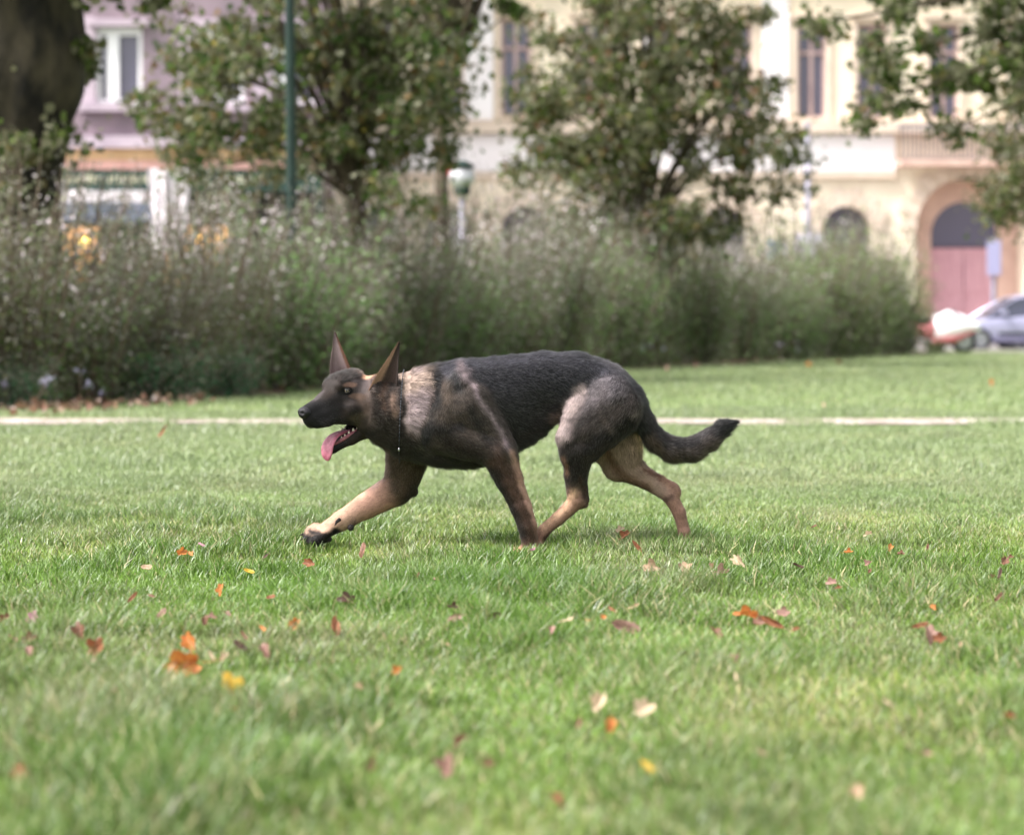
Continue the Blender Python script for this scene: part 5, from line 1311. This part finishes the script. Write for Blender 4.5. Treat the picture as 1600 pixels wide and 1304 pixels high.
me = np_mesh("dog", V, F4.ravel(), np.full(len(F4), 4), C, smooth=True)
m, t, b = mat_new("dog_coat"); L = t.links.new
at = t.nodes.new("ShaderNodeAttribute"); at.attribute_name = "Col"; L(at.outputs['Color'], b.inputs['Base Color'])
b.inputs['Roughness'].default_value = .75; b.inputs['Specular IOR Level'].default_value = .25
M_coat = m
dog = link("dog", me, M_coat)
tag(dog, "black and tan shepherd dog running left over the lawn, mouth open and tongue out", "dog")

# ---- fur: fine hairs laid along the coat
def hair_len():
    base = np.full(len(V), .020)
    base = np.where(GW["FN"]+GW["FF"]+GW["HN"]+GW["HF"] > .6, .014, base)
    low_ = (ppy > 745); base = np.where(low_, .009, base)
    base = np.where((ppx > 640) & (ppx < 690) & (GW["T"] > .5) & (ppy < 700), .032, base)
    base = np.where(GW["L"] > .5, .020, base)
    base = np.where((GW["L"] > .5) & (VN[:, 2] < -.1), .027, base)
    base = np.where(ishead > .4, .0055, base); base = np.where((ishead > .4) & (hs > 0), .0050, base)
    base = np.where((GW["T"] > .6) & (VN[:, 2] < -.5) & (ppx > 640), .026, base)
    base = np.where((GW["HN"]+GW["HF"] > .5) & (ppx > 955) & (ppy < 720), .026, base)
    return base
HLn = hair_len(); HLn = np.where(GW['J'] > .4, .006, HLn); HLn = np.where((ppx < 612) & (ppx > 580) & (ppy < 640), .011, HLn); HLn = np.where((np.abs(ppx-627) < 12) & (GW['T'] > .5), .010, HLn)
tri = V[F4[:, :3]]; ar = np.linalg.norm(fn, axis=1); 
def fur_mesh(n, seed):
    r = np.random.default_rng(seed)
    # hairs show on the whole animal, evenly spread
    fi = r.choice(len(F4), n, p=ar/ar.sum()); u, v = r.random(n), r.random(n)
    w = np.stack([(1-u)*(1-v), u*(1-v), u*v, (1-u)*v], 1)
    def ip(A): return sum(A[F4[fi, j]]*(w[:, j][:, None] if A.ndim > 1 else w[:, j]) for j in range(4))
    P, N_, Fw, Cc, Ln = ip(V), ip(VN), ip(FL_), ip(C), ip(HLn)
    hd = (P-HO)/PXM; s_, t_, u_ = hd@HA, np.abs(hd@HT), hd@HU
    bare = ((s_ > 44) & (u_ > -44)) | ((s_ > -50) & (t_ < 21) & (u_ < -52) & (u_ > -76) & (s_ < 30)) | (np.hypot(np.hypot(s_+7, t_-26.5), u_+0) < 7)
    bare |= False
    k = ~bare; P, N_, Fw, Cc, Ln = P[k], N_[k], Fw[k], Cc[k], Ln[k]; n = len(P)
    N_ /= np.linalg.norm(N_, axis=1)[:, None]
    Fw = Fw+r.normal(size=(n, 3))*.22
    sw = vnoise(P[:, 0]*26+7, P[:, 2]*26+3, 21)-.5; Fw[:, 2] += sw*.7
    Fw -= N_*np.sum(Fw*N_, 1)[:, None]; Fw /= np.linalg.norm(Fw, axis=1)[:, None]+1e-9
    lift = np.radians(12+24*r.random(n)); ln = Ln*(.50+.65*r.random(n))*(.7+.6*vnoise(P[:, 0]*60, P[:, 2]*90, 71))
    S = np.cross(Fw, N_); wd = (.00034+.00036*r.random(n))*np.clip(Ln/.02, .75, 1.2)
    A = P-N_*.0015; mid = A+(Fw*np.cos(lift*1.3)[:, None]+N_*np.sin(lift*1.3)[:, None])*(ln*.5)[:, None]
    tip = mid+(Fw*np.cos(lift*.5)[:, None]+N_*np.sin(lift*.5)[:, None]+np.array([0, 0, -.12]))*(ln*.5)[:, None]
    VV = np.stack([A-S*wd[:, None], A+S*wd[:, None], mid+S*(wd*.8)[:, None], mid-S*(wd*.8)[:, None], tip], 1)
    b_ = np.arange(n)[:, None]*5; FF_ = np.concatenate([b_+[0, 1, 2, 3], b_+[3, 2, 4]], 1).ravel()
    Mt = .62*np.clip((P[:, 2]-.30)/.06, .18, 1)*np.where(P[:, 0] < Q(606, 0)[0], .35, 1); lum = (.40+1.15*r.random(n))*(1+Mt*(-.45+.9*vnoise(P[:, 0]*44+P[:, 2]*14, P[:, 2]*150, 61)))*(1+Mt*(-.15+.3*vnoise(P[:, 0]*22, P[:, 2]*44, 62)))
    band = r.random(n) < .24                                # agouti: some hairs carry pale tips
    c = Cc*lum[:, None]; CC = np.repeat(c[:, None], 5, 1)
    dark = Cc.mean(1) < .12
    tipc = np.where((band & dark)[:, None], Cc*2.6+.075, c*1.12); CC[:, 4] = tipc; CC[:, 2] = CC[:, 3] = c*.6+tipc*.4
    me = np_mesh("fur", VV.reshape(-1, 3), FF_, np.tile([4, 3], n), CC.reshape(-1, 3))
    me.polygons.foreach_set("use_smooth", np.ones(len(me.polygons), dtype=bool))
    me.normals_split_custom_set_from_vertices(np.repeat(N_+Fw*.25, 5, 0).reshape(-1, 3).tolist())
    return me
m, t, b = mat_new("fur_hair"); L = t.links.new
at = t.nodes.new("ShaderNodeAttribute"); at.attribute_name = "Col"; L(at.outputs['Color'], b.inputs['Base Color'])
b.inputs['Roughness'].default_value = .6; b.inputs['Specular IOR Level'].default_value = .22
b.inputs['Sheen Weight'].default_value = .15
M_fur = m
M_trimhair = mat_plain('whisker_hair', (30, 28, 28), .5)
fur = link("fur", fur_mesh(430000 if not QUICK else 120000, 3), M_fur, dog)

# ---- ears: cupped shells
M_ear = mat_leafy("ear_skin", transl=.12, rough=.6, gloss=.03)
def ear(base, tip, opening, width, cin, cout, rim, label=None, seed=1, tuft=lin((150, 126, 118))):
    base, tip, opening = map(np.array, (base, tip, opening)); ax = tip-base; Lh = np.linalg.norm(ax); ax = ax/Lh
    op = opening-ax*(opening@ax); op /= np.linalg.norm(op); sd = np.cross(ax, op)
    nu, nv = 26, 17; VV = []; CC = []
    for layer, off in ((0, 0.0), (1, -.0032)):
        for i in range(nu):
            u = i/(nu-1); w = width*((1-u)**.86)*(1+.14*math.sin(math.pi*min(u*1.4, 1)))+.0004; w = w if u < .999 else .0006
            for j in range(nv):
                a = (j/(nv-1)*2-1); cup = 1.05*(1-.5*u); ang = a*cup
                p = base+ax*(Lh*u-.012*(1-u)*(1-a*a))+sd*(w*math.sin(ang)/math.sin(cup))*1.0+op*(w*(1-math.cos(ang))/math.sin(cup)*1.35-w*.5*(1-u))+ax*0
                p = p+op*(off)*(1-.9*abs(a)**4)
                VV.append(p)
                c = np.array(cin if layer == 0 else cout)
                kk = np.clip((abs(a)-(.62 if (a < 0) != (seed == 1) else .22))/.25, 0, 1); c = c*(1-kk)+np.array(rim[0] if a < 0 else rim[1])*kk
                if layer == 0: c = c*(1-.70*math.exp(-((u-.10)/.16)**2)*(1-abs(a)))  # hollow of the ear darkened towards its base, shade put into the colour
                c = c*(1-.55*np.clip((u-.70)/.25, 0, 1)); CC.append(c)
    FF_ = []; n1 = nu*nv
    for i in range(nu-1):
        for j in range(nv-1):
            a = i*nv+j; FF_.append((a, a+1, a+nv+1, a+nv)); FF_.append((n1+a, n1+a+nv, n1+a+nv+1, n1+a+1))
        FF_.append((i*nv, i*nv+nv, n1+i*nv+nv, n1+i*nv)); e = i*nv+nv-1; FF_.append((e, n1+e, n1+e+nv, e+nv))
    FF_.append(tuple([(nu-1)*nv+j for j in range(nv)]+[n1+(nu-1)*nv+j for j in reversed(range(nv))]))
    sizes = [len(f) for f in FF_]
    me = np_mesh("ear", np.array(VV), np.concatenate([np.array(f) for f in FF_]), sizes, np.array(CC), smooth=True)
    o = link("ear", me, M_coat, dog)
    # ear hair: fringe inside and soft down outside
    r = np.random.default_rng(seed); n = 5200; VV = np.array(VV).reshape(2, nu, nv, 3); CC = np.array(CC).reshape(2, nu, nv, 3)
    i, j, l = r.integers(0, nu-2, n), r.integers(0, nv-1, n), r.integers(0, 2, n); fu, fv = r.random(n), r.random(n)
    P = VV[l, i, j]*((1-fu)*(1-fv))[:, None]+VV[l, i+1, j]*(fu*(1-fv))[:, None]+VV[l, i, j+1]*((1-fu)*fv)[:, None]+VV[l, i+1, j+1]*(fu*fv)[:, None]
    nn = np.where((l == 0)[:, None], op, -op); rimm = (j < 2) | (j > nv-4)
    d = ax*.95+nn*.10+r.normal(size=(n, 3))*.10+np.where(rimm, np.sign(j-nv/2)*.10, 0)[:, None]*sd; d /= np.linalg.norm(d, axis=1)[:, None]
    ln = np.where(l == 0, .012, .007)*(.5+.8*r.random(n))*(1-.6*i/nu); ln = np.where((l == 0) & (i < 9), ln*1.4, ln)
    S = np.cross(d, nn); wd = .00042
    T3 = np.stack([P-S*wd, P+S*wd, P+d*ln[:, None]], 1); c = CC[l, i, j]*(.6+.8*r.random(n))[:, None]
    # pale tuft in the ear's opening
    n2 = 900; a0 = r.random(n2)*2-1; q = r.random(n2)**1.5
    B = base+sd*(a0*width*.85)[:, None]+ax*(q*.02-.012)[:, None]+op*(.008+.014*(1-np.abs(a0)))[:, None]
    d2 = ax*(.35+.5*r.random(n2))[:, None]+op*.55+sd*(a0*-.15)[:, None]+r.normal(size=(n2, 3))*.16-np.array([0, 0, .25]); d2 /= np.linalg.norm(d2, axis=1)[:, None]
    l2 = (.010+.012*r.random(n2)); S2 = np.cross(d2, op)
    T4 = np.stack([B-S2*.0006, B+S2*.0006, B+d2*l2[:, None]], 1)
    tc_ = np.where((np.abs(a0) < .55)[:, None], np.array(tuft)[None], np.array(rim[0])[None]*.8)*(.5+.8*r.random(n2))[:, None]
    T3 = np.concatenate([T3, T4]); c = np.concatenate([c, tc_]); n = len(T3)
    me = np_mesh("ear_fur", T3.reshape(-1, 3), np.arange(n*3), np.full(n, 3), np.repeat(c, 3, 0))
    link("ear_fur", me, M_fur, o)
    if label: o["label"] = label
    return o
ear(H(-53, 50, -11), Q(624, 533, -.085), (.14, -.98, .02), .0425, lin((64, 50, 47)), lin((140, 108, 90)), (lin((168, 132, 114)), lin((56, 46, 44))), "near ear laid back", 1)
ear(H(-42, -27, 16), Q(523, 518, .03), (-.45, -.89, 0), .0400, lin((130, 112, 114)), lin((80, 64, 56)), (lin((104, 88, 88)), lin((96, 66, 52))), "far ear standing upright", 2)

# ---- eyes
M_eye = mat_plain("eyeball_dark", (20, 16, 14), .05, 0, .8)
m, t, b = mat_new("iris_amber"); b.inputs['Base Color'].default_value = (*lin((92, 80, 62)), 1); b.inputs['Roughness'].default_value = .08; b.inputs['Coat Weight'].default_value = 1; M_iris = m
M_pupil = mat_plain("pupil_black", (8, 8, 8), .05, 0, .9)
for c, sg in zip(EYES, (1, -1)):
    R = 5.0*PXM; o = ell(tuple(c), (R, R, R), 20, 12).build("eye", M_eye, dog, smooth=True)
    look = HA*.80+HT*sg*.60+np.array([0, 0, .02]); look /= np.linalg.norm(look)
    def disc(name, rr, push, mt, par):
        mb = MB(); a = np.cross(look, [0, 0, 1]); a /= np.linalg.norm(a); b2 = np.cross(a, look); v = [tuple(c+look*(R*push+.0008))]; n = 20
        for ring in (.5, 1):
            for k in range(n):
                th = 2*math.pi*k/n; v.append(tuple(c+(a*math.cos(th)+b2*math.sin(th))*rr*ring+look*(math.sqrt(max(R*R-(rr*ring)**2, 0))+.0002+push*.0001)))
        v[0] = tuple(c+look*(R+.0002+push*.0001))
        f = [(0, 1+k, 1+(k+1) % n) for k in range(n)]+[(1+k, 1+n+k, 1+n+(k+1) % n, 1+(k+1) % n) for k in range(n)]
        return mb.add(v, f).build(name, mt, par, smooth=True)
    disc("iris", R*.62, 1, M_iris, o); disc("pupil", R*.34, 4, M_pupil, o)
    # upper lid
    lid = MB(); pts = []
    for k in range(9):
        th = math.pi*k/8; a = np.cross(look, [0, 0, 1]); a /= np.linalg.norm(a)
        pts.append(tuple(c+a*math.cos(th)*R*1.12+np.array([0, 0, 1])*(math.sin(th)*R*.50+R*.10)+look*R*(.42+.50*math.sin(th))))
    low = [tuple(np.array(p)*0+c+a*math.cos(math.pi*k/8)*R*1.1-np.array([0, 0, 1])*(math.sin(math.pi*k/8)*R*.55)+look*R*(.42+.45*math.sin(math.pi*k/8))) for k, p in enumerate(pts)]
    lid.tube(low, [.0006, .001, .0012, .0013, .0013, .0013, .0012, .001, .0006], 8)
    lid.tube(pts, [.0008, .0014, .0018, .0019, .0019, .0019, .0018, .0014, .0008], 8).build("eyelid", mat_plain("eyelid_skin", (30, 26, 26), .5), dog, smooth=True)
# ---- nose leather with nostrils
M_nose = mat_noise("nose_leather", (28, 26, 29), (38, 36, 41), 120, .5, .25, 500, spec=.3)
nb_ = MB(); v = []; f = []; n, m_ = 24, 16
for i in range(m_+1):
    p = math.pi*i/m_
    for k in range(n):
        th = 2*math.pi*k/n; s_, t_, u_ = 11*math.cos(p), 11.5*math.sin(p)*math.cos(th), 9.8*math.sin(p)*math.sin(th)
        if u_ < 0: t_ *= 1+.035*u_
        for sg in (-1, 1):
            q = math.exp(-(((t_-sg*5.0)/2.4)**2+((u_+.5)/2.2)**2)); s_ -= 4.5*q*(s_ > 0)
        s_ -= 1.3*math.exp(-(t_/1.0)**2)*(u_ < 2)*(s_ > 0)
        v.append(tuple(H(56.5+s_, t_, -33+u_)))
for i in range(m_):
    for k in range(n): f.append((i*n+k, (i+1)*n+k, (i+1)*n+(k+1) % n, i*n+(k+1) % n))
nb_.add(v, f).build("nose", M_nose, dog, smooth=True)
# ---- tongue: out of the mouth, over the lower teeth, hanging to the dog's front
M_tong = mat_noise("tongue_flesh", (148, 74, 94), (180, 106, 124), 60, .35, .35, 300, spec=.6)
path = [(-28, 0, -64, 8, 3), (-12, 2, -66, 10, 3.4), (0, 3, -70, 12, 3.8), (9, 4, -77, 13.5, 4), (15, 5, -86, 14.5, 4), (17, 6, -95, 14, 3.8), (17, 6, -102, 11, 3.4), (16, 6, -106.5, 6.5, 2.6), (16, 6, -108.5, 2, .9)]
tb = MB(); v = []; f = []; n = 18
for i, (s_, t_, u_, w_, h_) in enumerate(path):
    c = np.array((s_, t_, u_), float); nx_ = np.array(path[min(i+1, len(path)-1)][:3], float)-np.array(path[max(i-1, 0)][:3], float); nx_ /= np.linalg.norm(nx_)
    side_ = np.array((0, 1, 0.0)); upv = np.cross(nx_, side_); upv /= np.linalg.norm(upv)
    if upv[2] < 0 and i < 3: upv = -upv
    if i >= 3 and upv[0] < 0: upv = -upv
    for k in range(n):
        th = 2*math.pi*k/n; a, b_ = math.cos(th), math.sin(th); groove = -1.6*math.exp(-(a/.22)**2)*(b_ > 0)+1.2*abs(a)**2
        p = c+side_*w_*a+upv*(h_*b_+groove*h_/3.5); v.append(tuple(H(*p)))
for i in range(len(path)-1):
    for k in range(n): f.append((i*n+k, i*n+(k+1) % n, (i+1)*n+(k+1) % n, (i+1)*n+k))
f.append(tuple(range(n))); f.append(tuple((len(path)-1)*n+k for k in range(n)))
o = tb.add(v, f).build("tongue", M_tong, dog, smooth=True); s = o.modifiers.new("sub", 'SUBSURF'); s.levels = s.render_levels = 2
# ---- teeth and gums of the lower jaw, upper canines
M_tooth = mat_plain("tooth_enamel", (226, 216, 196), .25, 0, .6); M_gum = mat_noise("gum_flesh", (120, 66, 76), (160, 96, 104), 80, .35, .3, 300, spec=.6)
for sg in (1, -1):
    g = MB(); pts = [H(-40, 15*sg, -61), H(-26, 14*sg, -67), H(-8, 11*sg, -76), (H(7, 7*sg, -85))]; g.tube([tuple(p) for p in pts], [3.4*PXM, 3.6*PXM, 3.2*PXM, 2.4*PXM], 10).build("gum", M_gum, dog, smooth=True)
    for s_, h_, w_ in ((-36, 6, 2.6), (-29, 8, 3.4), (-21, 7, 3.0), (-14, 6, 2.4), (-8, 5, 2.0), (6, 10, 2.1)):
        k = (s_+40)/47; c = H(s_, (15.4-7.5*k)*sg, -59.5-22*k); tip = H(s_+1.2, (15.6-6.5*k)*sg, -59.5-22*k+h_*.8)
        MB().tube([tuple(c), tuple(c*.5+tip*.5), tuple(tip)], [w_*PXM*.8, w_*PXM*.62, w_*PXM*.12], 7).build("tooth", M_tooth, dog, smooth=True)
# ---- pads and claws of the raised paw
M_pad = mat_noise("paw_pad", (30, 26, 28), (48, 42, 42), 90, .8, .6, 300)
for dy, ex, ey in ((-.032, 490, 846), (-.012, 481, 841), (.012, 480, 834), (.030, 487, 829)):
    c = Q(ex+4, ey+3.5, .043+dy); ell(tuple(c), (.0135, .010, .0105), 14, 9).build("pad", M_pad, dog, smooth=True)
    a, b_ = Q(ex-3, ey, .042+dy), Q(ex-13, ey+2.5, .041+dy)
    MB().tube([tuple(a), tuple(a*.5+b_*.5+np.array([0, 0, .0015])), tuple(b_)], [.0042, .003, .0006], 8).build("claw", M_pad, dog, smooth=True)
ell(tuple(Q(508, 842, .045)), (.022, .024, .012), 16, 10).build("pad", M_pad, dog, smooth=True)
ell(tuple(Q(548, 824, .040)), (.010, .010, .011), 14, 9).build("pad", M_pad, dog, smooth=True)
MB().tube([tuple(Q(531, 811, .020)), tuple(Q(526, 815, .012)), tuple(Q(523, 821, .010))], [.0065, .005, .001], 8).build("claw", M_pad, dog, smooth=True)
# ---- whiskers
for sg in (1, -1):
    wb = MB()
    for k in range(11):
        s0 = 50-4.2*k; a = H(s0, (12.5+.28*k)*sg, -40-(k % 3)*4); b_ = H(s0-10-rnd.uniform(0, 6), (30+rnd.uniform(-4, 6))*sg, -46-(k % 3)*7)
        wb.tube([tuple(a), tuple(a*.5+b_*.5+np.array([0, 0, .002])), tuple(b_)], [.0005, .0004, .0001], 4)
    wb.build("whiskers", M_trimhair, dog)
# ---- collar with its ring
M_col = mat_plain("collar_steel", (64, 66, 72), .35, .7); ring = []
nb0, nb1 = Q(622, 586, 0), Q(630, 690, -.0)
cc = (Q(628, 637, -.004)); ax1 = (nb1-nb0)/2; ax1l = np.linalg.norm(ax1)
def surf_r(th):
    """march outwards until the coat ends"""
    d = np.array([0.05*math.sin(th), math.cos(th), math.sin(th)]); rr = .02
    while rr < .2:
        p = cc+d*rr; ii = tuple(np.clip(((p-lo)/VX).astype(int), 0, dims-1))
        if FIN[ii] > .001: break
        rr += .002
    return cc+d*(rr+.0060)
K_ = 64
pts = [surf_r(2*math.pi*k/K_) for k in range(K_)]
cb_ = MB()
for k in range(K_):
    a, b_ = pts[k], pts[(k+1) % K_]; cb_.tube([tuple(a), tuple((a+b_)/2), tuple(b_)], [.0012, .0020, .0012], 6)
collar = cb_.build("collar", M_col, dog, smooth=True)
bot = surf_r(math.radians(-118)); 
ell(tuple(bot+np.array([0, -.004, -.006])), (.0035, .003, .006), 10, 8).build("ring", mat_plain("ring_steel", (170, 172, 176), .25, .9), collar, smooth=True)
